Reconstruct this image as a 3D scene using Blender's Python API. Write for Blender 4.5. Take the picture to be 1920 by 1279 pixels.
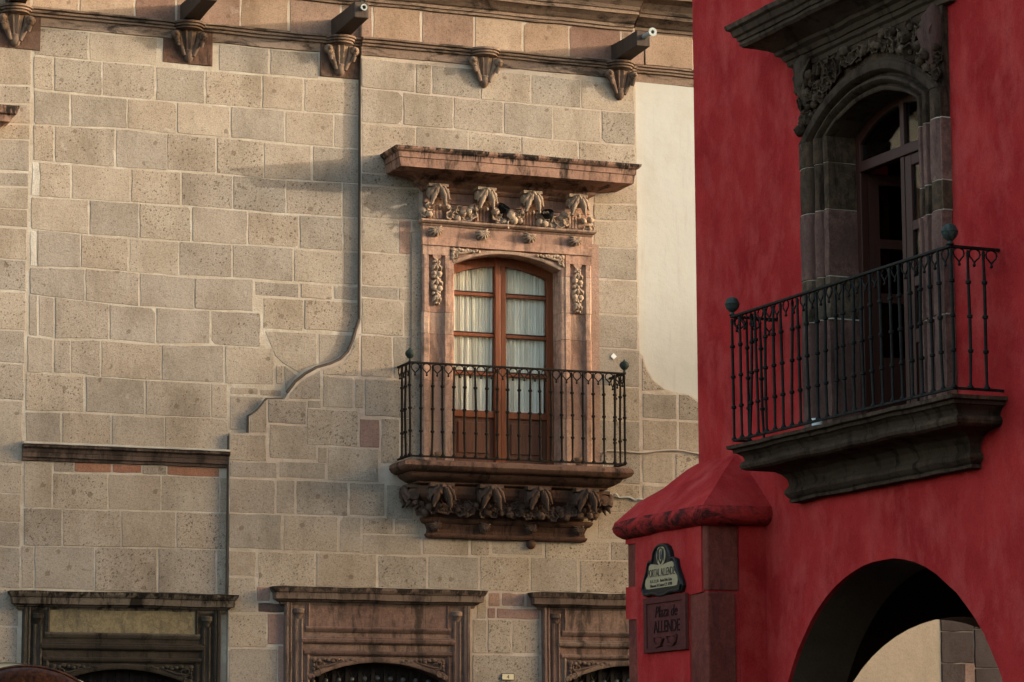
import bpy, math, random
from mathutils import Vector, Matrix, noise as mnoise
from mathutils.geometry import tessellate_polygon
R = math.radians
rnd = random.Random(7)
scene = bpy.context.scene
for o in list(bpy.data.objects): bpy.data.objects.remove(o, do_unlink=True)
COL = scene.collection

# ------------------------------------------------------------------ camera, sky, sun, exposure
# world frame: the stone facade is the plane y = 0 (street on -y), x runs right along it, ground z = 0
CAM = Vector((-10.063, -26.096, 1.65))
cd = bpy.data.cameras.new('camera'); cam = bpy.data.objects.new('camera', cd); COL.objects.link(cam)
cd.sensor_fit = 'HORIZONTAL'; cd.sensor_width = 36.0; cd.lens = 100.0; cd.clip_start = 0.1; cd.clip_end = 2000
cam.matrix_world = (Matrix.Translation(CAM) @ Matrix.Rotation(R(-21.25), 4, 'Z')
                    @ Matrix.Rotation(R(98.98), 4, 'X') @ Matrix.Rotation(R(-0.21), 4, 'Z'))
scene.camera = cam
SUN_AZ = R(70.0)      # from the facade normal towards the right
SUN_EL = R(8.5)
sdir = Vector((math.sin(SUN_AZ)*math.cos(SUN_EL), -math.cos(SUN_AZ)*math.cos(SUN_EL), math.sin(SUN_EL)))
world = bpy.data.worlds.new('World'); scene.world = world; world.use_nodes = True
wn = world.node_tree.nodes; wl = world.node_tree.links
sky = wn.new('ShaderNodeTexSky'); sky.sky_type = 'NISHITA'; sky.sun_disc = False
sky.sun_elevation = SUN_EL; sky.sun_rotation = math.atan2(sdir.x, sdir.y)
sky.air_density = 0.9; sky.dust_density = 3.5; sky.ozone_density = 0.6
bg = wn['Background']; bg.inputs[1].default_value = 0.15
wl.new(sky.outputs[0], bg.inputs[0])
sd = bpy.data.lights.new('sun', 'SUN'); sun = bpy.data.objects.new('sun', sd); COL.objects.link(sun)
sd.energy = 0.85; sd.angle = R(0.55); sd.color = (1.0, 0.94, 0.82)
sun.rotation_euler = sdir.to_track_quat('Z', 'Y').to_euler(); sun.location = (30, -10, 20)
scene.view_settings.view_transform = 'Standard'; scene.view_settings.look = 'None'
scene.view_settings.gamma = 1.0; scene.view_settings.exposure = 2.52
scene.view_settings.use_curve_mapping = False

# ------------------------------------------------------------------ mesh helpers
class MB:
    def __init__(s): s.v = []; s.f = []
    def add(s, vs, fs):
        n = len(s.v); s.v += [tuple(p) for p in vs]; s.f += [tuple(i+n for i in f) for f in fs]; return s
    def box(s, x0, x1, y0, y1, z0, z1):
        v = [(x0,y0,z0),(x1,y0,z0),(x1,y1,z0),(x0,y1,z0),(x0,y0,z1),(x1,y0,z1),(x1,y1,z1),(x0,y1,z1)]
        return s.add(v, [(0,3,2,1),(4,5,6,7),(0,1,5,4),(1,2,6,5),(2,3,7,6),(3,0,4,7)])
    def plate(s, outer, holes, y0, y1):
        """flat plate in the xz plane between y0 (front) and y1 (back), with holes"""
        loops = [outer] + list(holes)
        tri = tessellate_polygon([[Vector((p[0], p[1], 0)) for p in l] for l in loops])
        flat = [p for l in loops for p in l]; n = len(flat)
        vs = [(p[0], y0, p[1]) for p in flat] + [(p[0], y1, p[1]) for p in flat]
        fs = []
        for a, b, c in tri:
            ax, az = flat[a]; bx, bz = flat[b]; cx, cz = flat[c]
            if (bx-ax)*(cz-az)-(bz-az)*(cx-ax) < 0: a, c = c, a
            fs.append((a, b, c)); fs.append((c+n, b+n, a+n))
        k = 0
        for li, l in enumerate(loops):
            m = len(l)
            ar = sum(l[i][0]*l[(i+1) % m][1]-l[(i+1) % m][0]*l[i][1] for i in range(m))
            ccw = ar > 0
            if li > 0: ccw = not ccw
            for i in range(m):
                a, b = k+i, k+(i+1) % m
                fs.append((b, a, a+n, b+n) if ccw else (a, b, b+n, a+n))
            k += m
        return s.add(vs, fs)
    def cornice(s, xl, xr, prof, y0=0.0, ends=(1, 1), seg=0.25, jit=0.0, seed=0):
        """moulding along x; prof = [(out, z)...] bottom to top; the ends return (mitred) to the wall"""
        n = max(1, int((xr-xl)/seg)); cols = []
        xs = [xl+(xr-xl)*i/n for i in range(n+1)]
        def J(p):
            if not jit: return p
            q = Vector(p)*3.1+Vector((seed*7.3, 0, 0)); w = Vector(p)*11.0
            d = mnoise.noise_vector(q)*jit + mnoise.noise_vector(w)*jit*0.6
            return (p[0]+d.x*0.4, p[1]+d.y, p[2]+d.z)
        first = [[(xl-o*ends[0], y0, z) for o, z in prof]] if ends[0] else []
        mids = []
        for i, x in enumerate(xs):
            c = []
            for o, z in prof:
                xx = x
                if i == 0: xx = xl-o*ends[0]
                if i == n: xx = xr+o*ends[1]
                c.append(J((xx, y0-o, z)))
            mids.append(c)
        last = [[(xr+o*ends[1], y0, z) for o, z in prof]] if ends[1] else []
        cols = first+mids+last; m = len(prof); vs = [p for c in cols for p in c]; fs = []
        for i in range(len(cols)-1):
            for j in range(m-1):
                a = i*m+j; fs.append((a, a+m, a+m+1, a+1))
        # cap the bottom / top / ends with faces to the wall
        for j in (0, m-1):
            if prof[j][0] > 0.001:
                b = len(vs)
                for c in mids: vs.append((c[j][0], y0, c[j][2]))
                off = len(first)
                for i in range(len(mids)-1):
                    a = (i+off)*m+j; a2 = a+m
                    fs.append((b+i, b+i+1, a2, a) if j == 0 else (a, a2, b+i+1, b+i))
        if not ends[0]:
            b = len(vs); vs += [(xl, y0, z) for o, z in prof]
            for j in range(m-1): fs.append((b+j, j, j+1, b+j+1))
        if not ends[1]:
            b = len(vs); vs += [(xr, y0, z) for o, z in prof]; k = (len(cols)-1)*m
            for j in range(m-1): fs.append((k+j, b+j, b+j+1, k+j+1))
        return s.add(vs, fs)
    def sweep_z(s, prof, z0, z1, seg=0.3, jit=0.0, seed=0):
        """vertical moulding; prof = [(x, out)...] left to right"""
        n = max(1, int((z1-z0)/seg)); m = len(prof); vs = []; fs = []
        for i in range(n+1):
            z = z0+(z1-z0)*i/n
            for x, o in prof:
                p = Vector((x, -o, z)); d = mnoise.noise_vector(p*5+Vector((seed, 0, 0)))*jit
                vs.append((p.x+d.x, p.y+d.y, z))
        for i in range(n):
            for j in range(m-1):
                a = i*m+j; fs.append((a, a+1, a+1+m, a+m))
        fs.append(tuple(range(m-1, -1, -1))); fs.append(tuple(range(n*m, n*m+m)))
        return s.add(vs, fs)
    def arch(s, cx, cz, prof, a0, a1, n=24, y0=0.0, jit=0.0):
        """prof = [(r, out)...] swept around (cx, cz) from angle a0 to a1 (degrees, 90 = up)"""
        m = len(prof); vs = []; fs = []
        for i in range(n+1):
            a = R(a0+(a1-a0)*i/n)
            for r, o in prof:
                p = Vector((cx+r*math.cos(a), y0-o, cz+r*math.sin(a)))
                if jit: p += mnoise.noise_vector(p*6)*jit
                vs.append(tuple(p))
        for i in range(n):
            for j in range(m-1):
                a = i*m+j; fs.append((a, a+m, a+m+1, a+1))
        return s.add(vs, fs)
    def lathe(s, prof, c=(0, 0, 0), n=12, mod=None, tilt=None):
        """prof = [(r, h)...] around the z axis at c; tilt = matrix applied first"""
        vs = []; fs = []; m = len(prof)
        for r, h in prof:
            for k in range(n):
                a = 2*math.pi*k/n; rr = r*(mod(a, h) if mod else 1)
                p = Vector((rr*math.cos(a), rr*math.sin(a), h))
                if tilt: p = tilt @ p
                vs.append(tuple(p+Vector(c)))
        for i in range(m-1):
            for k in range(n):
                a = i*n+k; b = i*n+(k+1) % n; fs.append((a, b, b+n, a+n))
        if prof[0][0] > 1e-4: fs.append(tuple(range(n-1, -1, -1)))
        if prof[-1][0] > 1e-4: fs.append(tuple(range((m-1)*n, m*n)))
        return s.add(vs, fs)
    def tube(s, pts, rad, n=6, close=True):
        pts = [Vector(p) for p in pts]; vs = []; fs = []; m = len(pts); up = Vector((0.13, 0.31, 0.94))
        for i, p in enumerate(pts):
            t = (pts[min(i+1, m-1)]-pts[max(i-1, 0)]).normalized()
            if abs(t.dot(up)) > 0.97: up = Vector((0.9, 0.2, 0.1))
            a = t.cross(up).normalized(); b = t.cross(a)
            r = rad[i] if isinstance(rad, (list, tuple)) else rad
            for k in range(n):
                g = 2*math.pi*k/n; vs.append(tuple(p+a*r*math.cos(g)+b*r*math.sin(g)))
        for i in range(m-1):
            for k in range(n):
                a = i*n+k; b = i*n+(k+1) % n; fs.append((a, a+n, b+n, b))
        fs.append(tuple(range(n))); fs.append(tuple(range((m-1)*n+n-1, (m-1)*n-1, -1)))
        return s.add(vs, fs)
    def blob(s, c, r, n=8, m=6, bump=0.0, seed=0):
        rx, ry, rz = r if isinstance(r, (tuple, list)) else (r, r, r); vs = []; fs = []
        for i in range(m+1):
            t = math.pi*i/m
            for k in range(n):
                a = 2*math.pi*k/n
                d = Vector((math.sin(t)*math.cos(a), math.sin(t)*math.sin(a), math.cos(t)))
                q = 1+bump*mnoise.noise(d*2.3+Vector((seed*3.7, seed, 0)))
                vs.append((c[0]+d.x*rx*q, c[1]+d.y*ry*q, c[2]+d.z*rz*q))
        for i in range(m):
            for k in range(n):
                a = i*n+k; b = i*n+(k+1) % n; fs.append((a, a+n, b+n, b))
        return s.add(vs, fs)
    def mesh(s, name, smooth=0):
        me = bpy.data.meshes.new(name); me.from_pydata(s.v, [], s.f); me.update()
        if smooth:
            me.shade_smooth(); me.set_sharp_from_angle(angle=R(smooth))
        return me

def link(name, data, mat, parent=None, loc=(0, 0, 0), rot=(0, 0, 0), scale=None):
    o = bpy.data.objects.new(name, data); COL.objects.link(o)
    if mat is not None and data is not None and len(data.materials) == 0: data.materials.append(mat)
    if parent: o.parent = parent
    o.location = loc; o.rotation_euler = rot
    if scale: o.scale = scale
    return o
def part(name, mb, mat, parent, loc=(0, 0, 0), rot=(0, 0, 0), smooth=0, bevel=0):
    o = link(name, mb.mesh(name, smooth), mat, parent, loc, rot)
    if bevel:
        b = o.modifiers.new('bevel', 'BEVEL'); b.width = bevel; b.segments = 2; b.limit_method = 'ANGLE'
    return o
def empty(name, loc=(0, 0, 0), rz=0.0, parent=None):
    o = bpy.data.objects.new(name, None); COL.objects.link(o); o.location = loc; o.rotation_euler = (0, 0, rz)
    o.empty_display_size = 0.2
    if parent: o.parent = parent
    return o
def tag(o, label=None, cat=None, group=None, kind=None):
    if label: o['label'] = label
    if cat: o['category'] = cat
    if group: o['group'] = group
    if kind: o['kind'] = kind
    return o

# ------------------------------------------------------------------ materials
class MT:
    def __init__(s, name, rough=0.85, spec=0.25):
        s.m = bpy.data.materials.new(name); s.m.use_nodes = True; s.t = s.m.node_tree; s.n = s.t.nodes
        s.b = s.n['Principled BSDF']; s.b.inputs['Roughness'].default_value = rough
        s.b.inputs['Specular IOR Level'].default_value = spec
        g = s.n.new('ShaderNodeNewGeometry'); s.pos = g.outputs['Position']; s.g = g
        s.oi = s.n.new('ShaderNodeObjectInfo')
    def L(s, a, b): s.t.links.new(a, b)
    def val(s, v, sock):
        if hasattr(v, 'links'): s.L(v, sock)
        else: sock.default_value = v if not isinstance(v, tuple) or len(v) != 3 else (*v, 1)
    def map(s, sc, vec=None, off=(0, 0, 0)):
        n = s.n.new('ShaderNodeMapping'); n.inputs['Scale'].default_value = sc; n.inputs['Location'].default_value = off
        s.L(vec or s.pos, n.inputs['Vector']); return n.outputs[0]
    def noise(s, sc, det=4, rough=0.6, vec=None, dist=0.0):
        n = s.n.new('ShaderNodeTexNoise'); n.inputs['Scale'].default_value = sc; n.inputs['Detail'].default_value = det
        n.inputs['Roughness'].default_value = rough; n.inputs['Distortion'].default_value = dist
        s.L(vec or s.pos, n.inputs['Vector']); return n.outputs[0]
    def voro(s, sc, vec=None, out='Distance', rand=1.0):
        n = s.n.new('ShaderNodeTexVoronoi'); n.inputs['Scale'].default_value = sc; n.inputs['Randomness'].default_value = rand
        s.L(vec or s.pos, n.inputs['Vector']); return n.outputs[out]
    def ramp(s, fac, stops, interp='LINEAR'):
        n = s.n.new('ShaderNodeValToRGB'); n.color_ramp.interpolation = interp; e = n.color_ramp.elements
        while len(e) < len(stops): e.new(0.5)
        for i, (p, c) in enumerate(stops):
            e[i].position = p; c = (c, c, c) if not isinstance(c, tuple) else c; e[i].color = (*c, 1)
        s.L(fac, n.inputs[0]); return n.outputs[0]
    def mix(s, a, b, f, mode='MIX'):
        n = s.n.new('ShaderNodeMix'); n.data_type = 'RGBA'; n.blend_type = mode
        s.val(f, n.inputs[0]); s.val(a, n.inputs[6]); s.val(b, n.inputs[7]); return n.outputs[2]
    def math(s, op, a, b=0.0):
        n = s.n.new('ShaderNodeMath'); n.operation = op; s.val(a, n.inputs[0]); s.val(b, n.inputs[1]); return n.outputs[0]
    def bump(s, h, strength=0.4, dist=0.01, prev=None):
        n = s.n.new('ShaderNodeBump'); n.inputs['Strength'].default_value = strength; n.inputs['Distance'].default_value = dist
        s.L(h, n.inputs['Height'])
        if prev: s.L(prev, n.inputs['Normal'])
        return n.outputs[0]
    def done(s, col, nrm=None, rough=None):
        s.val(col, s.b.inputs['Base Color'])
        if nrm: s.L(nrm, s.b.inputs['Normal'])
        if rough is not None: s.val(rough, s.b.inputs['Roughness'])
        return s.m

def ashlar(name, tones, pit=0.75, grain=1.0, clast=0.6):
    m = MT(name, 0.95, 0.15); k = len(tones)
    base = m.ramp(m.oi.outputs['Random'], [((i+0.01)/k, t) for i, t in enumerate(tones)], 'CONSTANT')
    broad = m.noise(2.3, 3, 0.6)
    c = m.mix(base, m.mix(base, (0.62, 0.56, 0.50), 1.0, 'MULTIPLY'), m.ramp(broad, [(0.42, 0.0), (0.72, 0.55)]))
    fine = m.noise(75, 5, 0.75)
    c = m.mix(c, m.mix(c, (0.56, 0.53, 0.50), 1.0, 'MULTIPLY'), m.ramp(fine, [(0.50, 0.0), (0.66, 0.7*grain)]))
    c = m.mix(c, m.mix(c, (1.28, 1.27, 1.25), 1.0, 'MULTIPLY'), m.ramp(fine, [(0.28, 0.75), (0.45, 0.0)]))
    mott = m.noise(34, 4, 0.8)
    c = m.mix(c, m.mix(c, (0.60, 0.56, 0.52), 1.0, 'MULTIPLY'), m.ramp(mott, [(0.52, 0.0), (0.66, 0.55*grain)]))
    c = m.mix(c, m.mix(c, (0.60, 0.585, 0.56), 1.0, 'MULTIPLY'), m.ramp(m.noise(1.0, 6, 0.7, m.map((1.6, 1.6, 0.5))), [(0.50, 0.0), (0.70, 0.75)]))
    # open pits of the volcanic stone, more of them on some blocks than on others
    r2 = m.math('FRACT', m.math('MULTIPLY', m.oi.outputs['Random'], 7.31))
    warp = m.mix(m.pos, m.noise(38, 3, 0.7), 0.055, 'ADD')
    v = m.voro(27, warp); va = m.voro(58, warp)
    dens = m.noise(6.0, 2, 0.5)
    thr = m.math('ADD', m.math('MULTIPLY', r2, 0.16), 0.10)
    pits = m.math('MULTIPLY', m.math('LESS_THAN', v, m.math('MULTIPLY', thr, m.math('ADD', dens, 0.55))), m.math('GREATER_THAN', m.noise(17, 1, 0.5), 0.42))
    pits = m.math('MAXIMUM', pits, m.math('MULTIPLY', m.math('LESS_THAN', va, m.math('MULTIPLY', thr, 1.1)), 0.8))
    v2 = m.voro(5.2, warp)
    cl = m.math('MULTIPLY', m.math('LESS_THAN', v2, 0.13), m.math('GREATER_THAN', m.noise(1.9, 1, 0.5), 0.50))
    c = m.mix(c, (0.085, 0.062, 0.043), m.math('MULTIPLY', pits, pit))
    c = m.mix(c, (0.125, 0.085, 0.055), m.math('MULTIPLY', cl, clast))
    # pale lime smears
    c = m.mix(c, (0.50, 0.45, 0.37), m.ramp(m.noise(4.1, 5, 0.7, dist=0.6), [(0.63, 0.0), (0.75, 0.45)]))
    h = m.math('SUBTRACT', m.math('MULTIPLY', fine, 0.7), m.math('ADD', m.math('MULTIPLY', pits, 0.8), m.math('MULTIPLY', cl, 0.5)))
    n1 = m.bump(h, 0.55, 0.010); n2 = m.bump(m.noise(14, 3, 0.6), 0.35, 0.012, n1)
    return m.done(c, n2)

def carved(name, tones, stain=0.5, stain_col=(0.030, 0.022, 0.017), grain=0.6, obj=0.5, streak=(7, 7, 1.6), thr=0.52, lichen=0.0, wear=0.5):
    """worked cantera stone: blocks of slightly different tone, dark weather stains with their own shape"""
    m = MT(name, 0.92, 0.08)
    t = m.math('ADD', m.math('MULTIPLY', m.oi.outputs['Random'], obj), m.math('MULTIPLY', m.noise(1.8, 3, 0.6), 1.0-obj))
    k = len(tones)
    c = m.ramp(t, [(0.15+0.7*i/max(1, k-1), q) for i, q in enumerate(tones)])
    # block joints change the tone in steps
    st = m.voro(2.6, m.map((1.0, 0.6, 0.55)), 'Color')
    sp = m.n.new('ShaderNodeSeparateColor'); m.L(st, sp.inputs[0])
    c = m.mix(c, m.mix(c, (0.62, 0.60, 0.62), 1.0, 'MULTIPLY'), m.math('MULTIPLY', sp.outputs[0], 0.55))
    fine = m.noise(65, 5, 0.75)
    c = m.mix(c, m.mix(c, (0.5, 0.48, 0.46), 1.0, 'MULTIPLY'), m.ramp(fine, [(0.50, 0.0), (0.68, grain)]))
    sn = m.noise(1.0, 6, 0.72, m.map(streak), 0.5)
    c = m.mix(c, stain_col, m.ramp(sn, [(thr, 0.0), (thr+0.13, stain)]))
    c = m.mix(c, m.mix(c, (1.5, 1.45, 1.35), 1.0, 'MULTIPLY'), m.ramp(m.noise(9, 4, 0.7), [(0.60, 0.0), (0.74, 0.5)]))
    if lichen:
        tc = m.n.new('ShaderNodeTexCoord'); sx = m.n.new('ShaderNodeSeparateXYZ'); m.L(tc.outputs['Generated'], sx.inputs[0])
        drip = m.noise(1.0, 5, 0.75, m.map((9, 9, 1.2)), 0.3)
        lv = m.math('ADD', sx.outputs[2], m.math('MULTIPLY', m.math('SUBTRACT', drip, 0.5), 1.7))
        c = m.mix(c, stain_col, m.ramp(lv, [(0.72, 0.0), (0.90, lichen)]))
    c = m.mix(c, m.mix(c, (1.75, 1.7, 1.6), 1.0, 'MULTIPLY'), m.math('MULTIPLY', m.ramp(m.g.outputs['Pointiness'], [(0.52, 0.0), (0.60, wear)]), m.ramp(m.noise(16, 4, 0.7), [(0.42, 0.0), (0.58, 1.0)])))
    n1 = m.bump(fine, 0.55, 0.008); n2 = m.bump(m.noise(18, 4, 0.65), 0.5, 0.012, n1)
    return m.done(c, n2)

def plaster(name, a, b, c3, bump=0.25, rough=0.9, spec=0.15, cracks=0, grain=0.8):
    m = MT(name, rough, spec)
    w = m.mix(m.pos, m.noise(1.4, 2, 0.5), 0.25, 'ADD')
    c = m.mix(a, b, m.ramp(m.noise(1.5, 6, 0.62, w), [(0.35, 0.0), (0.68, 1.0)]))
    c = m.mix(c, c3, m.ramp(m.noise(4.2, 6, 0.66, m.map((1.0, 1.0, 0.6), w)), [(0.45, 0.0), (0.72, 0.75)]))
    c = m.mix(c, m.mix(c, (0.72, 0.7, 0.7), 1.0, 'MULTIPLY'), m.ramp(m.noise(70, 5, 0.8), [(0.46, 0.0), (0.64, grain)]))
    c = m.mix(c, m.mix(c, (0.70, 0.66, 0.66), 1.0, 'MULTIPLY'), m.ramp(m.noise(1.0, 5, 0.7, m.map((8, 8, 0.7))), [(0.55, 0.0), (0.75, 0.45)]))
    # hairline cracks in a few places
    cr = m.n.new('ShaderNodeTexVoronoi'); cr.feature = 'DISTANCE_TO_EDGE'; cr.inputs['Scale'].default_value = 0.55
    m.L(m.mix(m.pos, m.noise(3.0, 5, 0.7), 0.35, 'ADD'), cr.inputs['Vector'])
    ck = m.math('MULTIPLY', m.math('LESS_THAN', cr.outputs['Distance'], 0.0016*cracks), m.math('GREATER_THAN', m.noise(0.7, 2, 0.5), 0.54))
    c = m.mix(c, m.mix(c, (0.35, 0.32, 0.32), 1.0, 'MULTIPLY'), m.math('MULTIPLY', ck, 0.8))
    n1 = m.bump(m.noise(90, 4, 0.7), bump, 0.005); n2 = m.bump(m.noise(5, 4, 0.6), bump*1.4, 0.02, n1); n2 = m.bump(m.noise(1.0, 4, 0.6, m.map((22, 22, 9))), bump*0.7, 0.008, n2)
    return m.done(c, n2)

def wood(name, a, b, rough=0.5, worn=0.4, wornc=(0.16, 0.13, 0.11)):
    m = MT(name, rough, 0.2)
    g = m.noise(1.0, 6, 0.7, m.map((60, 60, 3.0)), 0.4)
    c = m.mix(a, b, m.ramp(g, [(0.35, 0.0), (0.65, 1.0)]))
    c = m.mix(c, wornc, m.ramp(m.noise(1.0, 5, 0.75, m.map((22, 22, 2.5))), [(0.55, 0.0), (0.72, worn)]))
    return m.done(c, m.bump(g, 0.3, 0.004))

def metal(name, a, b, rough=0.5, met=0.6):
    m = MT(name, rough, 0.10); m.b.inputs['Metallic'].default_value = met
    c = m.mix(a, b, m.ramp(m.noise(28, 5, 0.7), [(0.42, 0.0), (0.66, 1.0)]))
    return m.done(c, m.bump(m.noise(80, 3, 0.6), 0.3, 0.003))

M_STONE = ashlar('grey_tuff', [(0.335,0.272,0.208),(0.362,0.294,0.222),(0.305,0.252,0.196),(0.378,0.303,0.226),(0.318,0.263,0.206),(0.348,0.276,0.205)])
M_TAN = ashlar('tan_tuff', [(0.36,0.245,0.165),(0.32,0.215,0.145),(0.39,0.28,0.195)], pit=0.4)
M_ROSE = ashlar('rose_tuff', [(0.255,0.155,0.112),(0.22,0.130,0.095),(0.28,0.18,0.13)], pit=0.35)
M_PINKB = ashlar('pink_block', [(0.30,0.190,0.145),(0.27,0.165,0.13),(0.33,0.21,0.155)], pit=0.3, clast=0.2)
M_BRICK = ashlar('brick_filler', [(0.30,0.145,0.09),(0.27,0.125,0.08)], pit=0.3, clast=0.1)
M_DARKB = ashlar('dark_block', [(0.085,0.062,0.055)], pit=0.4, clast=0.0)
M_LIME = ashlar('lime_patch', [(0.52,0.46,0.38),(0.50,0.43,0.34)], pit=0.15, grain=0.5, clast=0.15)
def mortar(name, a, b):
    m = MT(name, 0.95, 0.1)
    c = m.mix((0.36,0.29,0.21), b, m.ramp(m.noise(1.7, 4, 0.65), [(0.40, 0.0), (0.56, 1.0)]))
    c = m.mix(c, a, m.ramp(m.noise(2.9, 5, 0.7), [(0.50, 0.0), (0.62, 1.0)]))
    c = m.mix(c, (0.27, 0.21, 0.15), m.ramp(m.noise(9, 5, 0.75), [(0.54, 0.0), (0.68, 0.8)]))
    return m.done(c, m.bump(m.noise(50, 4, 0.7), 0.5, 0.012))
M_MORTAR = mortar('lime_mortar', (0.475,0.41,0.325), (0.41,0.34,0.26))
M_MORTARP = mortar('pink_mortar', (0.45,0.37,0.29), (0.40,0.31,0.24))
M_CANT = carved('rose_cantera', [(0.27,0.148,0.102),(0.36,0.212,0.148),(0.40,0.252,0.178),(0.37,0.285,0.208)], stain=0.55, thr=0.50)
M_CANTS = carved('stained_cantera', [(0.27,0.145,0.098),(0.37,0.215,0.148),(0.43,0.30,0.21)], stain=0.85, thr=0.49, lichen=1.0)
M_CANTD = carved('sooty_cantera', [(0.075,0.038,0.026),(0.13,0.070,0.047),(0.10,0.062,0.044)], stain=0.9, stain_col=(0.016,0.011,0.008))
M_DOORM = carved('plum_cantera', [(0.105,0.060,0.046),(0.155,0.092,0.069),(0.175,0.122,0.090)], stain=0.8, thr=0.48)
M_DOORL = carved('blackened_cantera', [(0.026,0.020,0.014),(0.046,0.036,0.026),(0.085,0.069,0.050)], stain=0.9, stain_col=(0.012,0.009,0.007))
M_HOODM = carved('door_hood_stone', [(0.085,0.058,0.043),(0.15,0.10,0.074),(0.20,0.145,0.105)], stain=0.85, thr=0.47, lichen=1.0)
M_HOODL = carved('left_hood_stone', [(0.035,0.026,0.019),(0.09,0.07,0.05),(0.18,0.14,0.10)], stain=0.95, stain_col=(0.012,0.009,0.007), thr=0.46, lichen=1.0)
M_ROOFC = carved('roof_cornice_stone', [(0.12,0.080,0.056),(0.21,0.140,0.098),(0.29,0.20,0.14)], stain=0.85, thr=0.50, streak=(3, 3, 10))
M_PANELL = carved('ochre_panel', [(0.150,0.118,0.066),(0.20,0.16,0.095)], stain=0.85, stain_col=(0.075,0.06,0.042), streak=(10, 10, 3))
M_TRIM = carved('brown_trim', [(0.13,0.085,0.062),(0.21,0.14,0.10),(0.31,0.22,0.155)], stain=0.9, streak=(3, 3, 12), thr=0.49)
M_CARVE = carved('carved_ornament', [(0.30,0.205,0.14),(0.38,0.275,0.19),(0.34,0.23,0.155)], stain=0.45, grain=0.5)
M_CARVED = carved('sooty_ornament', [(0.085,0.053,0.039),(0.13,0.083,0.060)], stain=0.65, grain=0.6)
M_CORB = carved('corbel_stone', [(0.090,0.060,0.042),(0.17,0.11,0.076),(0.25,0.168,0.115)], stain=0.65)
M_CREAM = plaster('cream_plaster', (0.415,0.390,0.340), (0.43,0.405,0.355), (0.385,0.352,0.292), 0.14, grain=0.12)
M_RED = plaster('red_plaster', (0.395,0.030,0.026), (0.265,0.015,0.0145), (0.45,0.064,0.052), 0.5, 0.95, 0.04)
M_TANPL = plaster('tan_plaster', (0.40,0.31,0.215), (0.43,0.335,0.235), (0.36,0.275,0.19), 0.3)
M_SHADEIN = plaster('arch_soffit', (0.085,0.056,0.034), (0.068,0.044,0.027), (0.10,0.068,0.042), 0.4)  # dark brown puts the arcade's inner shade into the wall colour
M_BLK = carved('black_cantera', [(0.034,0.019,0.011),(0.060,0.038,0.024),(0.112,0.078,0.052)], stain=0.85, stain_col=(0.011,0.0065,0.004), wear=1.0, thr=0.5)
M_PURP = carved('plum_block', [(0.085,0.043,0.032),(0.140,0.076,0.058)], stain=0.6, wear=0.9, stain_col=(0.02,0.014,0.012))
M_QUOIN = carved('red_washed_quoin', [(0.125,0.021,0.015),(0.15,0.042,0.028),(0.09,0.022,0.016)], stain=0.7, stain_col=(0.06,0.02,0.02))
M_REDST = carved('stained_red_coping', [(0.24,0.018,0.015),(0.34,0.026,0.022),(0.40,0.05,0.04)], stain=0.9, stain_col=(0.016,0.010,0.008), thr=0.43, streak=(4, 4, 9))
M_WOOD = wood('varnished_wood', (0.235,0.072,0.027), (0.14,0.040,0.016), 0.5, 0.3)
M_WOODP = wood('worn_panel_wood', (0.15,0.058,0.030), (0.085,0.034,0.020), 0.6, 0.55, (0.13,0.11,0.095))
M_WOODD = wood('dark_frame_wood', (0.055,0.020,0.012), (0.036,0.013,0.009), 0.45, 0.1, (0.05,0.03,0.02))
M_GATE = wood('black_gate_wood', (0.022,0.014,0.010), (0.013,0.009,0.007), 0.6, 0.1, (0.03, 0.025, 0.02))
M_SPOUT = wood('spout_timber', (0.075,0.050,0.036), (0.045,0.030,0.022), 0.8, 0.5, (0.12, 0.09, 0.065))
M_IRON = metal('wrought_iron', (0.009,0.007,0.005), (0.024,0.014,0.009), 0.7, 0.0)
M_IRONG = metal('greenish_iron', (0.006,0.005,0.0035), (0.013,0.013,0.010), 0.55, 0.0)
M_BRONZE = metal('bronze_patina', (0.024,0.029,0.023), (0.052,0.064,0.052), 0.65, 0.0)
M_STUD = metal('iron_stud', (0.10,0.10,0.095), (0.16,0.155,0.145), 0.5, 0.5)
M_PIPE = metal('zinc_pipe', (0.34,0.36,0.34), (0.26,0.25,0.22), 0.5, 0.3)
M_BLACKM = metal('gloss_black', (0.012,0.013,0.012), (0.02,0.02,0.02), 0.25, 0.2)
M_TERRA = carved('terracotta', [(0.30,0.16,0.09),(0.34,0.19,0.11)], stain=0.4)
def plain(name, col, rough=0.6, spec=0.4, var=0.25, sc=20):
    m = MT(name, rough, spec)
    return m.done(m.mix(col, tuple(q*(1-var) for q in col), m.noise(sc, 4, 0.65)), m.bump(m.noise(sc*3, 3, 0.6), 0.15, 0.004))
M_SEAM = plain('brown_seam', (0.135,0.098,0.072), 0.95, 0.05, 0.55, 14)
M_CUPW = plain('white_enamel', (0.72,0.72,0.68), 0.4, 0.4, 0.1)
M_CURT = plain('curtain_cloth', (0.88,0.83,0.73), 0.9, 0.1, 0.12, 6)
M_CABLE = plain('cable_sheath', (0.42,0.34,0.27), 0.7, 0.3, 0.3)
M_CABLEG = plain('grey_cable', (0.36,0.36,0.34), 0.6, 0.3, 0.3)
M_TILE = plain('glazed_tile', (0.43,0.32,0.18), 0.6, 0.12, 0.4, 18)
M_INK = plain('dark_glaze', (0.022,0.018,0.016), 0.4, 0.5, 0.2)
M_TFRAME = plain('black_tile_frame', (0.013,0.011,0.009), 0.45, 0.25, 0.4)
M_PLAQ = carved('red_washed_plaque', [(0.070,0.020,0.016),(0.095,0.028,0.022)], stain=0.4, stain_col=(0.03,0.012,0.010))
M_PLAQD = plain('plaque_cut', (0.022,0.008,0.007), 0.9, 0.1, 0.3)
M_NUM = plain('number_enamel', (0.66,0.56,0.36), 0.35, 0.5, 0.15)
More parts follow.
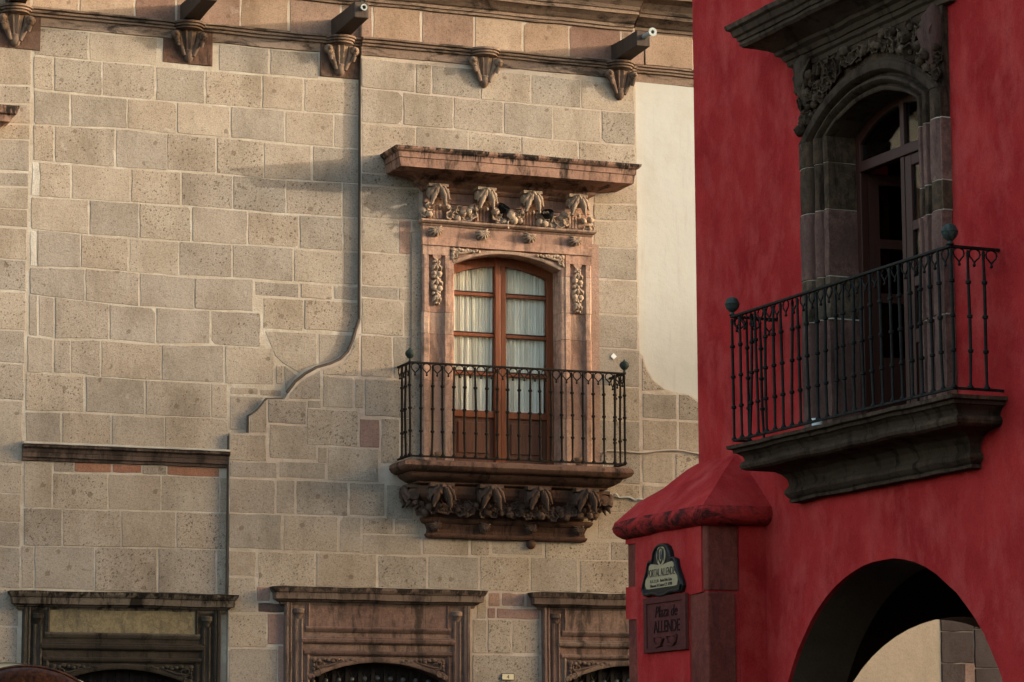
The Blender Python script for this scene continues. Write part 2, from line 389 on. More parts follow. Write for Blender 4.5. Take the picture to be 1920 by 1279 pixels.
M_DARKIN = plain('dark_room', (0.02,0.016,0.013), 0.95, 0.1, 0.3, 3)
M_CANOPY = wood('lacquered_canopy', (0.045,0.014,0.004), (0.006,0.0025,0.001), 0.4, 0.6, (0.13, 0.042, 0.009))  # orange streaks put the lacquer's reflections into the colour
M_CANOPY.node_tree.nodes['Principled BSDF'].inputs['Specular IOR Level'].default_value = 0.04
M_CANVAS = plain('pale_canvas', (0.50,0.40,0.27), 0.9, 0.1, 0.2, 8)
M_GROUND = plain('cobbled_ground', (0.042,0.036,0.030), 0.95, 0.2, 0.4, 4)
M_BLOCKER = plain('light_blocker_earth', (0.11,0.10,0.065), 0.98, 0.1, 0.4, 0.2)
def glass(name, tint=(1, 1, 1), refl=1.0):
    m = MT(name); t = m.t; out = m.n['Material Output']; m.n.remove(m.b)
    tr = m.n.new('ShaderNodeBsdfTransparent'); tr.inputs[0].default_value = (*tint, 1)
    gl = m.n.new('ShaderNodeBsdfGlossy'); gl.inputs['Roughness'].default_value = 0.04
    lw = m.n.new('ShaderNodeLayerWeight'); lw.inputs[0].default_value = 0.5
    nb = m.bump(m.noise(3.5, 2, 0.5), 0.12, 0.02); m.L(nb, gl.inputs['Normal']); 
    ms = m.n.new('ShaderNodeMixShader'); m.L(m.math('ADD', m.math('MULTIPLY', m.math('POWER', lw.outputs['Facing'], 4.0), 0.7*refl), 0.045*refl), ms.inputs[0])
    m.L(tr.outputs[0], ms.inputs[1]); m.L(gl.outputs[0], ms.inputs[2]); m.L(ms.outputs[0], out.inputs[0]); return m.m
M_GLASS = glass('window_glass', (0.97, 0.98, 0.96), 0.7)
M_GLASSG = glass('green_glass', (0.55, 0.66, 0.62), 1.3)
STONE_MAT = {'g': M_STONE, 'p': M_PINKB, 'd': M_DARKB, 'w': M_LIME, 'b': M_BRICK, 't': M_TAN, 'r': M_ROSE}
STONES = [
('g',0,[(-4.771,8.824),(-4.252,8.829),(-4.247,8.56),(-4.765,8.563)]),
('g',0,[(-4.242,8.83),(-3.578,8.834),(-3.574,8.569),(-4.236,8.561)]),
('g',0,[(-2.961,8.831),(-2.46,8.832),(-2.457,8.576),(-2.958,8.574)]),
('g',0,[(-2.449,8.833),(-1.952,8.833),(-1.95,8.58),(-2.446,8.577)]),
('g',0,[(-4.77,8.552),(-4.591,8.551),(-4.584,8.229),(-4.763,8.236)]),
('g',0,[(-4.581,8.552),(-4.117,8.551),(-4.111,8.225),(-4.574,8.23)]),
('g',0,[(-4.106,8.552),(-3.594,8.558),(-3.589,8.228),(-4.1,8.226)]),
('g',0,[(-3.584,8.559),(-3.102,8.561),(-3.098,8.232),(-3.579,8.229)]),
('g',0,[(-3.091,8.562),(-2.533,8.565),(-2.529,8.234),(-3.087,8.233)]),
('g',0,[(-2.522,8.566),(-2.109,8.568),(-2.106,8.239),(-2.519,8.235)]),
('g',0,[(-2.098,8.569),(-1.53,8.572),(-1.529,8.247),(-2.095,8.24)]),
('g',0,[(-4.768,8.225),(-4.42,8.214),(-4.413,7.903),(-4.76,7.889)]),
('g',0,[(-4.41,8.215),(-3.866,8.215),(-3.861,7.926),(-4.403,7.904)]),
('g',0,[(-3.856,8.216),(-3.378,8.219),(-3.374,7.911),(-3.851,7.927)]),
('g',0,[(-3.368,8.22),(-2.847,8.222),(-2.843,7.907),(-3.363,7.912)]),
('g',0,[(-2.836,8.223),(-2.297,8.226),(-2.294,7.905),(-2.832,7.908)]),
('g',0,[(-2.286,8.227),(-1.794,8.233),(-1.792,7.906),(-2.283,7.906)]),
('g',0,[(-1.783,8.234),(-1.529,8.237),(-1.527,7.907),(-1.781,7.907)]),
('g',0,[(-4.765,7.879),(-4.567,7.887),(-4.559,7.538),(-4.757,7.539)]),
('g',0,[(-4.556,7.887),(-3.975,7.911),(-3.968,7.538),(-4.549,7.539)]),
('g',0,[(-3.965,7.912),(-3.468,7.903),(-3.463,7.546),(-3.958,7.539)]),
('g',0,[(-3.458,7.904),(-2.981,7.897),(-2.977,7.555),(-3.452,7.547)]),
('g',0,[(-2.971,7.898),(-2.51,7.895),(-2.506,7.534),(-2.966,7.556)]),
('g',0,[(-2.499,7.895),(-2.016,7.895),(-2.013,7.551),(-2.495,7.535)]),
('g',0,[(-2.005,7.896),(-1.527,7.896),(-1.525,7.559),(-2.002,7.552)]),
('g',0,[(-4.701,7.528),(-4.395,7.528),(-4.389,7.201),(-4.694,7.195)]),
('g',0,[(-4.385,7.529),(-3.818,7.528),(-3.812,7.207),(-4.378,7.201)]),
('g',0,[(-3.807,7.529),(-3.331,7.538),(-3.326,7.211),(-3.801,7.208)]),
('g',0,[(-3.321,7.539),(-2.811,7.537),(-2.807,7.208),(-3.316,7.212)]),
('g',0,[(-2.801,7.538),(-2.279,7.531),(-2.276,7.206),(-2.797,7.209)]),
('g',0,[(-2.268,7.532),(-1.701,7.551),(-1.699,7.215),(-2.266,7.207)]),
('g',0,[(-1.691,7.552),(-1.525,7.548),(-1.524,7.216),(-1.689,7.216)]),
('w',0,[(-4.766,7.522),(-4.712,7.521),(-4.66,7.203),(-4.769,7.2)]),
('g',0,[(-4.77,7.184),(-4.219,7.194),(-4.213,6.868),(-4.763,6.886)]),
('g',0,[(-4.209,7.194),(-3.734,7.197),(-3.728,6.865),(-4.203,6.869)]),
('g',0,[(-3.723,7.198),(-3.221,7.201),(-3.216,6.863),(-3.718,6.866)]),
('g',0,[(-3.21,7.202),(-2.658,7.196),(-2.654,6.869),(-3.205,6.863)]),
('g',0,[(-2.647,7.197),(-2.141,7.198),(-2.138,6.872),(-2.643,6.869)]),
('g',0,[(-2.13,7.199),(-1.688,7.204),(-1.686,6.875),(-2.127,6.873)]),
('g',0,[(-1.677,7.205),(-1.524,7.205),(-1.522,6.88),(-1.676,6.876)]),
('g',0,[(-4.702,6.874),(-4.295,6.86),(-4.288,6.546),(-4.694,6.528)]),
('g',0,[(-4.284,6.861),(-3.826,6.855),(-3.821,6.533),(-4.278,6.546)]),
('g',0,[(-3.816,6.856),(-3.337,6.853),(-3.332,6.524),(-3.81,6.534)]),
('g',0,[(-3.326,6.853),(-2.814,6.856),(-2.81,6.539),(-3.321,6.525)]),
('g',0,[(-2.803,6.857),(-2.192,6.861),(-2.189,6.536),(-2.799,6.54)]),
('g',0,[(-2.181,6.862),(-1.686,6.864),(-1.685,6.543),(-2.179,6.537)]),
('g',0,[(-1.675,6.865),(-1.522,6.87),(-1.52,6.546),(-1.674,6.544)]),
('w',0,[(-4.771,6.87),(-4.713,6.864),(-4.7,6.531),(-4.764,6.532)]),
('g',0,[(-4.764,6.515),(-4.242,6.534),(-4.236,6.227),(-4.758,6.263)]),
('g',0,[(-4.232,6.535),(-3.717,6.521),(-3.712,6.206),(-4.226,6.227)]),
('g',0,[(-3.707,6.522),(-3.179,6.512),(-3.175,6.211),(-3.701,6.207)]),
('g',0,[(-3.169,6.512),(-2.597,6.538),(-2.594,6.215),(-3.165,6.211)]),
('g',0,[(-2.579,6.515),(-2.131,6.514),(-2.13,6.375),(-2.578,6.377)]),
('g',0,[(-2.117,6.524),(-1.79,6.523),(-1.789,6.384),(-2.116,6.385)]),
('g',0,[(-1.77,6.521),(-1.516,6.521),(-1.516,6.392),(-1.769,6.393)]),
('g',0,[(-4.768,6.252),(-4.683,6.249),(-4.674,5.866),(-4.76,5.875)]),
('g',0,[(-4.673,6.25),(-4.531,6.238),(-4.522,5.852),(-4.664,5.866)]),
('g',0,[(-4.521,6.239),(-4.005,6.207),(-3.999,5.873),(-4.512,5.852)]),
('g',0,[(-3.995,6.208),(-3.556,6.197),(-3.55,5.856),(-3.989,5.873)]),
('g',0,[(-3.545,6.198),(-3.017,6.201),(-3.013,5.88),(-3.54,5.856)]),
('g',0,[(-3.007,6.202),(-2.513,6.206),(-2.51,5.879),(-3.002,5.88)]),
('g',0,[(-2.492,6.361),(-2.087,6.361),(-2.084,6.06),(-2.489,6.062)]),
('g',0,[(-2.073,6.364),(-1.515,6.364),(-1.514,6.066),(-2.071,6.068)]),
('g',0,[(-4.774,5.866),(-4.527,5.842),(-4.52,5.525),(-4.766,5.519)]),
('g',0,[(-4.517,5.843),(-4.365,5.846),(-4.359,5.529),(-4.51,5.526)]),
('g',0,[(-4.355,5.847),(-4.081,5.859),(-4.074,5.502),(-4.349,5.53)]),
('g',0,[(-4.07,5.86),(-3.493,5.844),(-3.488,5.506),(-4.063,5.502)]),
('g',0,[(-3.483,5.844),(-2.876,5.869),(-2.871,5.507),(-3.477,5.506)]),
('g',0,[(-2.865,5.869),(-2.382,5.871),(-2.378,5.519),(-2.861,5.508)]),
('g',0,[(-2.467,6.032),(-1.949,6.04),(-1.947,5.734),(-2.049,5.698),(-2.119,5.642),(-2.288,5.732),(-2.363,5.796)]),
('g',0,[(-1.924,6.036),(-1.59,6.038),(-1.612,5.953),(-1.66,5.875),(-1.749,5.807),(-1.922,5.741)]),
('g',0,[(-2.357,5.712),(-2.291,5.712),(-2.289,5.517),(-2.355,5.518)]),
('g',0,[(-2.272,5.709),(-2.14,5.617),(-2.22,5.543),(-2.259,5.464)]),
('g',0,[(-4.781,5.509),(-4.226,5.506),(-4.22,5.167),(-4.773,5.158)]),
('g',0,[(-4.216,5.507),(-3.648,5.495),(-3.642,5.169),(-4.209,5.168)]),
('g',0,[(-3.637,5.495),(-3.002,5.494),(-2.998,5.171),(-3.632,5.169)]),
('g',0,[(-2.992,5.494),(-2.834,5.498),(-2.83,5.168),(-2.988,5.171)]),
('g',0,[(-2.811,5.47),(-2.529,5.474),(-2.528,5.415),(-2.811,5.412)]),
('g',0,[(-2.509,5.469),(-2.299,5.469),(-2.299,5.41),(-2.509,5.41)]),
('g',0,[(-2.81,5.388),(-2.475,5.388),(-2.532,5.298),(-2.616,5.23),(-2.641,5.075),(-2.806,5.062)]),
('g',0,[(-4.773,5.148),(-4.442,5.153),(-4.435,4.851),(-4.766,4.853)]),
('g',0,[(-4.432,5.154),(-3.965,5.158),(-3.959,4.849),(-4.425,4.852)]),
('g',0,[(-3.955,5.158),(-3.451,5.159),(-3.446,4.848),(-3.949,4.85)]),
('g',0,[(-3.441,5.16),(-2.83,5.158),(-2.826,4.845),(-3.436,4.848)]),
('g',0,[(-4.497,4.693),(-4.311,4.692),(-4.309,4.602),(-4.495,4.599)]),
('b',0,[(-4.301,4.692),(-3.951,4.69),(-3.95,4.608),(-4.299,4.603)]),
('b',0,[(-3.941,4.691),(-3.665,4.69),(-3.664,4.61),(-3.939,4.608)]),
('g',0,[(-3.655,4.69),(-3.423,4.689),(-3.422,4.609),(-3.653,4.61)]),
('b',0,[(-3.413,4.689),(-2.908,4.687),(-2.907,4.607),(-3.411,4.609)]),
('g',0,[(-4.772,4.693),(-4.517,4.692),(-4.508,4.258),(-4.762,4.257)]),
('g',0,[(-4.5,4.589),(-3.985,4.598),(-3.979,4.262),(-4.493,4.259)]),
('g',0,[(-3.975,4.598),(-3.478,4.599),(-3.473,4.265),(-3.969,4.263)]),
('g',0,[(-3.468,4.599),(-2.907,4.597),(-2.903,4.268),(-3.463,4.266)]),
('g',0,[(-2.896,4.597),(-2.823,4.595),(-2.819,4.269),(-2.892,4.269)]),
('g',0,[(-4.772,4.247),(-4.412,4.249),(-4.405,3.91),(-4.764,3.906)]),
('g',0,[(-4.402,4.25),(-3.851,4.253),(-3.845,3.916),(-4.395,3.91)]),
('g',0,[(-3.841,4.253),(-3.328,4.256),(-3.323,3.92),(-3.835,3.916)]),
('g',0,[(-3.318,4.256),(-2.819,4.259),(-2.815,3.923),(-3.313,3.92)]),
('g',0,[(-4.778,3.896),(-4.669,3.897),(-4.66,3.511),(-4.769,3.512)]),
('g',0,[(-4.659,3.897),(-4.098,3.903),(-4.091,3.503),(-4.651,3.511)]),
('g',0,[(-4.088,3.904),(-3.498,3.909),(-3.491,3.496),(-4.08,3.504)]),
('g',0,[(-3.488,3.909),(-2.929,3.913),(-2.924,3.489),(-3.481,3.496)]),
('g',0,[(-2.919,3.913),(-2.82,3.913),(-2.815,3.487),(-2.913,3.489)]),
('g',0,[(-5.399,8.846),(-4.797,8.878),(-4.791,8.64),(-5.393,8.61)]),
('g',0,[(-5.393,8.598),(-4.798,8.627),(-4.79,8.266),(-5.383,8.24)]),
('g',0,[(-5.383,8.227),(-4.796,8.253),(-4.793,8.084),(-5.379,8.06)]),
('g',0,[(-5.378,8.048),(-4.797,8.072),(-4.793,7.893),(-5.374,7.871)]),
('g',0,[(-5.373,7.858),(-4.796,7.88),(-4.793,7.738),(-5.37,7.717)]),
('g',0,[(-5.369,7.705),(-4.798,7.725),(-4.791,7.429),(-5.362,7.412)]),
('g',0,[(-5.361,7.399),(-4.797,7.417),(-4.793,7.286),(-5.358,7.269)]),
('g',0,[(-5.358,7.257),(-4.797,7.273),(-4.793,7.07),(-5.352,7.056)]),
('g',0,[(-5.352,7.044),(-4.797,7.058),(-4.793,6.891),(-5.348,6.879)]),
('g',0,[(-5.347,6.867),(-4.799,6.879),(-4.792,6.586),(-5.34,6.576)]),
('g',0,[(-5.34,6.564),(-4.799,6.573),(-4.792,6.286),(-5.332,6.279)]),
('g',0,[(-5.332,6.267),(-4.8,6.273),(-4.792,5.917),(-5.322,5.912)]),
('g',0,[(-5.322,5.9),(-4.8,5.904),(-4.793,5.604),(-5.314,5.603)]),
('g',0,[(-5.314,5.591),(-4.8,5.592),(-4.792,5.258),(-5.305,5.259)]),
('g',0,[(-5.305,5.247),(-4.803,5.245),(-4.79,4.664),(-5.29,4.67)]),
('g',0,[(-5.29,4.658),(-4.8,4.652),(-4.794,4.386),(-5.283,4.394)]),
('g',0,[(-5.282,4.382),(-4.8,4.374),(-4.794,4.123),(-5.276,4.133)]),
('g',0,[(-5.276,4.121),(-4.8,4.111),(-4.794,3.886),(-5.27,3.898)]),
('g',0,[(-5.269,3.886),(-4.802,3.874),(-4.793,3.503),(-5.26,3.517)]),
('g',0,[(-5.259,3.505),(-4.801,3.491),(-4.794,3.16),(-5.251,3.177)]),
('g',0,[(-5.251,3.165),(-4.804,3.148),(-4.792,2.649),(-5.238,2.668)]),
('g',0.06,[(-1.522,8.814),(-0.965,8.805),(-0.964,8.51),(-1.521,8.516)]),
('g',0.06,[(-0.954,8.806),(-0.79,8.807),(-0.79,8.508),(-0.953,8.511)]),
('g',0.06,[(-0.779,8.808),(-0.272,8.811),(-0.273,8.503),(-0.778,8.509)]),
('g',0.06,[(-0.261,8.812),(0.27,8.804),(0.268,8.501),(-0.261,8.504)]),
('g',0.06,[(0.281,8.805),(0.819,8.797),(0.817,8.503),(0.28,8.502)]),
('g',0.06,[(0.831,8.798),(1.417,8.789),(1.414,8.508),(0.828,8.504)]),
('g',0.06,[(-1.521,8.505),(-1.093,8.5),(-1.092,8.17),(-1.519,8.165)]),
('g',0.06,[(-1.082,8.501),(-0.563,8.495),(-0.563,8.175),(-1.081,8.171)]),
('g',0.06,[(-0.552,8.496),(-0.026,8.491),(-0.027,8.166),(-0.552,8.176)]),
('g',0.06,[(-0.015,8.492),(0.512,8.49),(0.51,8.155),(-0.016,8.167)]),
('g',0.06,[(0.524,8.491),(1.04,8.494),(1.037,8.165),(0.522,8.156)]),
('g',0.06,[(1.052,8.495),(1.42,8.497),(1.416,8.173),(1.049,8.166)]),
('g',0.06,[(-1.519,8.154),(-0.958,8.16),(-0.957,7.661),(-1.517,7.66)]),
('g',0.06,[(-0.947,8.161),(-0.399,8.165),(-0.4,7.66),(-0.946,7.662)]),
('g',0.06,[(-0.388,8.166),(0.162,8.151),(0.16,7.659),(-0.388,7.661)]),
('g',0.06,[(0.174,8.152),(0.784,8.149),(0.781,7.658),(0.172,7.66)]),
('g',0.06,[(0.796,8.15),(1.422,8.162),(1.416,7.649),(0.792,7.659)]),
('g',0.06,[(-1.517,7.649),(-0.924,7.65),(-0.923,7.545),(-1.516,7.537)]),
('g',0.06,[(-1.516,7.526),(-0.923,7.534),(-0.923,7.223),(-1.515,7.216)]),
('g',0.06,[(-1.515,7.206),(-1.134,7.209),(-1.134,6.872),(-1.513,6.876)]),
('p',0.06,[(-1.123,7.209),(-1.001,7.21),(-1,6.872),(-1.122,6.873)]),
('g',0.06,[(-0.99,7.211),(-0.901,7.213),(-0.9,6.874),(-0.989,6.872)]),
('g',0.06,[(-1.513,6.865),(-1,6.861),(-1,6.541),(-1.511,6.536)]),
('g',0.06,[(-0.989,6.862),(-0.9,6.864),(-0.9,6.543),(-0.988,6.542)]),
('g',0.06,[(-1.511,6.526),(-1.133,6.529),(-1.132,6.411),(-1.511,6.42)]),
('g',0.06,[(-1.122,6.53),(-0.988,6.531),(-0.988,6.408),(-1.121,6.412)]),
('g',0.06,[(-0.977,6.531),(-0.9,6.533),(-0.899,6.41),(-0.977,6.409)]),
('g',0.06,[(-1.511,6.41),(-1.082,6.399),(-1.082,6.052),(-1.509,6.056)]),
('g',0.06,[(-1.071,6.4),(-0.888,6.4),(-0.888,6.054),(-1.071,6.053)]),
('g',0.06,[(0.957,7.719),(1.441,7.73),(1.439,7.552),(0.955,7.527)]),
('g',0.06,[(0.955,7.516),(1.439,7.541),(1.437,7.38),(0.954,7.361)]),
('g',0.06,[(0.954,7.35),(1.437,7.369),(1.434,7.098),(0.951,7.085)]),
('g',0.06,[(0.951,7.074),(1.434,7.087),(1.43,6.762),(0.948,6.756)]),
('g',0.06,[(0.948,6.745),(1.43,6.751),(1.426,6.404),(0.945,6.396)]),
('g',0.06,[(0.945,6.385),(1.426,6.393),(1.422,6.049),(0.942,6.053)]),
('g',0.06,[(0.942,6.042),(1.451,6.038),(1.447,5.673),(0.939,5.669)]),
('g',0.06,[(0.939,5.658),(1.447,5.662),(1.443,5.325),(0.936,5.323)]),
('g',0.06,[(0.982,5.313),(1.443,5.314),(1.439,5.001),(0.979,5.001)]),
('g',0.06,[(0.979,4.99),(1.439,4.99),(1.435,4.683),(0.976,4.685)]),
('g',0.06,[(0.976,4.674),(1.435,4.672),(1.432,4.398),(0.974,4.402)]),
('g',0.06,[(0.974,4.391),(1.432,4.387),(1.429,4.119),(0.971,4.125)]),
('g',0.06,[(1.476,5.961),(1.51,5.854),(1.576,5.746),(1.716,5.655),(1.472,5.632)]),
('g',0.06,[(1.471,5.611),(1.852,5.611),(1.848,5.358),(1.469,5.359)]),
('g',0.06,[(1.879,5.61),(1.98,5.609),(2.071,5.553),(2.213,5.454),(2.212,5.355),(1.876,5.357)]),
('g',0.06,[(1.468,5.339),(1.854,5.339),(1.85,5.032),(1.465,5.033)]),
('g',0.06,[(1.875,5.339),(2.241,5.34),(2.236,5.032),(1.871,5.033)]),
('g',0.06,[(1.464,5.001),(1.802,5.002),(1.798,4.702),(1.461,4.703)]),
('g',0.06,[(1.829,5.007),(2.266,5.007),(2.261,4.716),(1.825,4.717)]),
('g',0.06,[(1.46,4.676),(1.727,4.676),(1.723,4.399),(1.457,4.4)]),
('g',0.06,[(1.754,4.679),(2.26,4.68),(2.256,4.412),(1.75,4.413)]),
('g',0.06,[(-1.593,5.903),(-1.566,5.994),(-1.533,6.017),(-1.537,5.636),(-1.586,5.634),(-1.897,5.634),(-1.897,5.676),(-1.779,5.718),(-1.676,5.776)]),
('g',0.06,[(-1.928,5.671),(-1.926,5.393),(-2.244,5.379),(-2.228,5.431),(-2.154,5.52),(-2.056,5.597)]),
('g',0.06,[(-1.514,6.037),(-1.199,6.037),(-1.198,5.629),(-1.512,5.63)]),
('g',0.06,[(-1.179,6.043),(-0.895,6.044),(-0.894,5.623),(-1.178,5.625)]),
('g',0.06,[(-1.902,5.618),(-1.591,5.618),(-1.59,5.313),(-1.9,5.314)]),
('g',0.06,[(-1.572,5.607),(-1.488,5.607),(-1.486,5.318),(-1.57,5.318)]),
('g',0.06,[(-1.474,5.614),(-0.894,5.614),(-0.894,5.248),(-1.472,5.251)]),
('g',0.06,[(-2.446,5.36),(-2.07,5.359),(-2.069,5.14),(-2.444,5.141)]),
('g',0.06,[(-2.056,5.292),(-1.546,5.292),(-1.544,4.941),(-2.053,4.944)]),
('g',0.06,[(-1.308,5.229),(-1.125,5.229),(-1.124,4.788),(-1.307,4.789)]),
('g',0.06,[(-2.428,5.125),(-1.967,5.124),(-1.964,4.797),(-2.425,4.799)]),
('g',0.06,[(-1.946,4.925),(-1.858,4.925),(-1.857,4.773),(-1.945,4.773)]),
('g',0.06,[(-1.849,4.927),(-1.332,4.927),(-1.331,4.602),(-1.847,4.605)]),
('g',0.06,[(-2.824,4.754),(-2.353,4.753),(-2.352,4.608),(-2.823,4.61)]),
('g',0.06,[(-2.334,4.768),(-1.873,4.767),(-1.872,4.615),(-2.333,4.617)]),
('g',0.06,[(-2.825,4.59),(-2.378,4.59),(-2.375,4.266),(-2.821,4.268)]),
('g',0.06,[(-2.359,4.592),(-2.176,4.591),(-2.173,4.272),(-2.356,4.273)]),
('g',0.06,[(-2.157,4.589),(-1.645,4.589),(-1.643,4.267),(-2.154,4.27)]),
('g',0.06,[(-1.62,4.59),(-1.271,4.59),(-1.27,4.277),(-1.619,4.278)]),
('g',0.06,[(-1.251,4.581),(-0.975,4.581),(-0.975,4.256),(-1.25,4.257)]),
('g',0.06,[(-2.821,4.255),(-2.306,4.255),(-2.303,3.921),(-2.817,3.924)]),
('g',0.06,[(-2.287,4.257),(-1.74,4.256),(-1.738,3.921),(-2.284,3.924)]),
('g',0.06,[(-1.721,4.259),(-1.508,4.259),(-1.507,3.917),(-1.719,3.918)]),
('g',0.06,[(-1.489,4.263),(-1.183,4.262),(-1.182,4.105),(-1.488,4.106)]),
('g',0.06,[(-1.163,4.256),(-0.903,4.256),(-0.903,4.103),(-1.162,4.104)]),
('g',0.06,[(-1.488,4.091),(-0.887,4.091),(-0.886,3.907),(-1.487,3.909)]),
('g',0.06,[(-0.872,4.086),(-0.395,4.086),(-0.395,3.917),(-0.872,3.918)]),
('g',0.06,[(-2.817,3.901),(-2.555,3.901),(-2.553,3.666),(-2.814,3.667)]),
('g',0.06,[(-2.537,3.903),(-1.973,3.902),(-1.971,3.569),(-2.533,3.572)]),
('g',0.06,[(-1.954,3.903),(-1.35,3.903),(-1.349,3.577),(-1.952,3.58)]),
('g',0.06,[(-1.33,3.898),(-0.837,3.897),(-0.837,3.585),(-1.329,3.587)]),
('g',0.06,[(-0.817,3.906),(-0.3,3.906),(-0.301,3.591),(-0.817,3.593)]),
('g',0.06,[(-0.375,4.086),(-0.188,4.085),(-0.189,3.921),(-0.375,3.922)]),
('g',0.06,[(-0.163,4.086),(0.38,4.086),(0.38,3.941),(-0.163,3.943)]),
('g',0.06,[(0.407,4.089),(1.096,4.088),(1.094,3.911),(0.406,3.912)]),
('g',0.06,[(1.117,4.092),(1.427,4.092),(1.425,3.908),(1.115,3.909)]),
('g',0.06,[(-0.28,3.92),(0.232,3.92),(0.231,3.582),(-0.281,3.584)]),
('g',0.06,[(0.253,3.918),(0.755,3.918),(0.753,3.583),(0.251,3.585)]),
('g',0.06,[(0.776,3.901),(1.425,3.901),(1.421,3.58),(0.773,3.582)]),
('g',0.06,[(-2.816,3.649),(-2.553,3.648),(-2.549,3.324),(-2.812,3.325)]),
('g',0.06,[(-2.817,3.307),(-2.444,3.307),(-2.441,2.993),(-2.813,2.995)]),
('g',0.06,[(-2.813,2.977),(-2.336,2.977),(-2.332,2.613),(-2.809,2.616)]),
('g',0.06,[(-0.359,3.294),(-0.213,3.294),(-0.213,2.971),(-0.36,2.972)]),
('g',0.06,[(-0.198,3.298),(0.039,3.298),(0.037,2.974),(-0.199,2.975)]),
('g',0.06,[(0.053,3.303),(0.342,3.303),(0.34,2.983),(0.052,2.984)]),
('g',0.06,[(-0.36,2.957),(0.34,2.956),(0.338,2.637),(-0.36,2.64)]),
('g',0.06,[(-0.32,3.554),(-0.218,3.554),(-0.218,3.308),(-0.32,3.308)]),
('g',0.06,[(-1.105,5.239),(-0.894,5.239),(-0.893,4.796),(-1.104,4.797)]),
('g',0.06,[(-2.624,5.196),(-2.556,5.248),(-2.481,5.344),(-2.465,5.345),(-2.462,5.044),(-2.623,5.037)]),
('g',0.06,[(-2.828,5.018),(-2.462,5.018),(-2.459,4.764),(-2.825,4.766)]),
('p',0.06,[(-1.521,5.22),(-1.328,5.22),(-1.327,4.941),(-1.519,4.942)]),
('p',0.06,[(-2.544,3.568),(-2.41,3.567),(-2.409,3.429),(-2.542,3.429)]),
('d',0.06,[(-2.526,3.418),(-2.261,3.417),(-2.26,3.329),(-2.525,3.33)]),
('p',0.06,[(-2.431,3.313),(-2.265,3.312),(-2.263,3.028),(-2.428,3.029)]),
('p',0.06,[(-2.323,3.011),(-2.268,3.011),(-2.264,2.617),(-2.319,2.618)]),
('p',0.06,[(-0.198,3.562),(-0.078,3.562),(-0.078,3.43),(-0.198,3.43)]),
('p',0.06,[(-0.058,3.566),(0.18,3.566),(0.179,3.439),(-0.058,3.439)]),
('p',0.06,[(0.2,3.566),(0.344,3.566),(0.343,3.432),(0.2,3.433)]),
('p',0.06,[(-0.203,3.411),(-0.123,3.411),(-0.124,3.31),(-0.204,3.31)]),
('p',0.06,[(-0.109,3.416),(0.343,3.416),(0.342,3.314),(-0.109,3.316)]),
('g',0.06,[(-2.057,5.377),(-1.915,5.377),(-1.914,5.297),(-2.056,5.298)]),
('t',0,[(-5.503,9.36),(-4.81,9.36),(-4.81,9.02),(-5.503,9.02)]),
('t',0,[(-4.794,9.36),(-4.357,9.36),(-4.357,9.02),(-4.794,9.02)]),
('t',0,[(-4.341,9.36),(-3.81,9.36),(-3.81,9.02),(-4.341,9.02)]),
('r',0,[(-3.794,9.36),(-3.404,9.36),(-3.404,9.02),(-3.794,9.02)]),
('r',0,[(-3.388,9.36),(-2.762,9.36),(-2.762,9.02),(-3.388,9.02)]),
('t',0,[(-2.746,9.36),(-2.269,9.36),(-2.269,9.02),(-2.746,9.02)]),
('r',0,[(-2.253,9.36),(-1.724,9.36),(-1.724,9.02),(-2.253,9.02)]),
('r',0,[(-1.708,9.36),(-1.524,9.36),(-1.524,9.02),(-1.708,9.02)]),
('r',0.06,[(-1.521,9.36),(-1.421,9.36),(-1.421,9.02),(-1.521,9.02)]),
('t',0.06,[(-1.405,9.36),(-0.906,9.36),(-0.906,9.02),(-1.405,9.02)]),
('r',0.06,[(-0.89,9.36),(-0.343,9.36),(-0.343,9.02),(-0.89,9.02)]),
('t',0.06,[(-0.327,9.36),(0.187,9.36),(0.187,9.02),(-0.327,9.02)]),
('t',0.06,[(0.203,9.36),(0.689,9.36),(0.689,9.02),(0.203,9.02)]),
('r',0.06,[(0.705,9.36),(1.269,9.36),(1.269,9.02),(0.705,9.02)]),
('r',0.06,[(1.285,9.36),(1.532,9.36),(1.532,9.02),(1.285,9.02)]),
('t',0.06,[(1.548,9.36),(2.082,9.36),(2.082,9.02),(1.548,9.02)]),
]

# ------------------------------------------------------------------ setting
g = MB()
nx = 24
g.box(-400, 400, -400, 400, -0.5, 0.0)
tag(part('ground', g, M_GROUND, None), kind='structure')
# added unseen ring, tallest sunward, shaped to shade lower storeys and cut low skylight
hl = MB(); hv = []; hf = []; nu, nv = 144, 12
saz = math.atan2(sdir.y, sdir.x)
for i in range(nu):
    a_ = saz+2*math.pi*i/nu; off = min(abs(i), abs(nu-i))*2*math.pi/nu
    ridge = 23.9+0.25*math.sin(i*1.7) if off < 0.28 else 23.9+min(1.0, (off-0.28)*2)*(-13+4*mnoise.noise(Vector((math.cos(a_)*2, math.sin(a_)*2, 3.1))))
    for j in range(nv+1):
        t = j/nv; d = 96+90*t
        z = ridge*max(0.0, 1-((t-0.24)/0.26)**2)**0.6 if t < 0.24 else ridge*math.exp(-((t-0.24)/0.4)**2)
        hv.append((math.cos(a_)*d, math.sin(a_)*d, z-0.2))
for i in range(nu):
    for j in range(nv):
        a = i*(nv+1)+j; b = ((i+1) % nu)*(nv+1)+j; hf.append((a, a+1, b+1, b))
hl.add(hv, hf)
tag(part('light_blocker_ring', hl, M_BLOCKER, None, smooth=80), kind='structure')

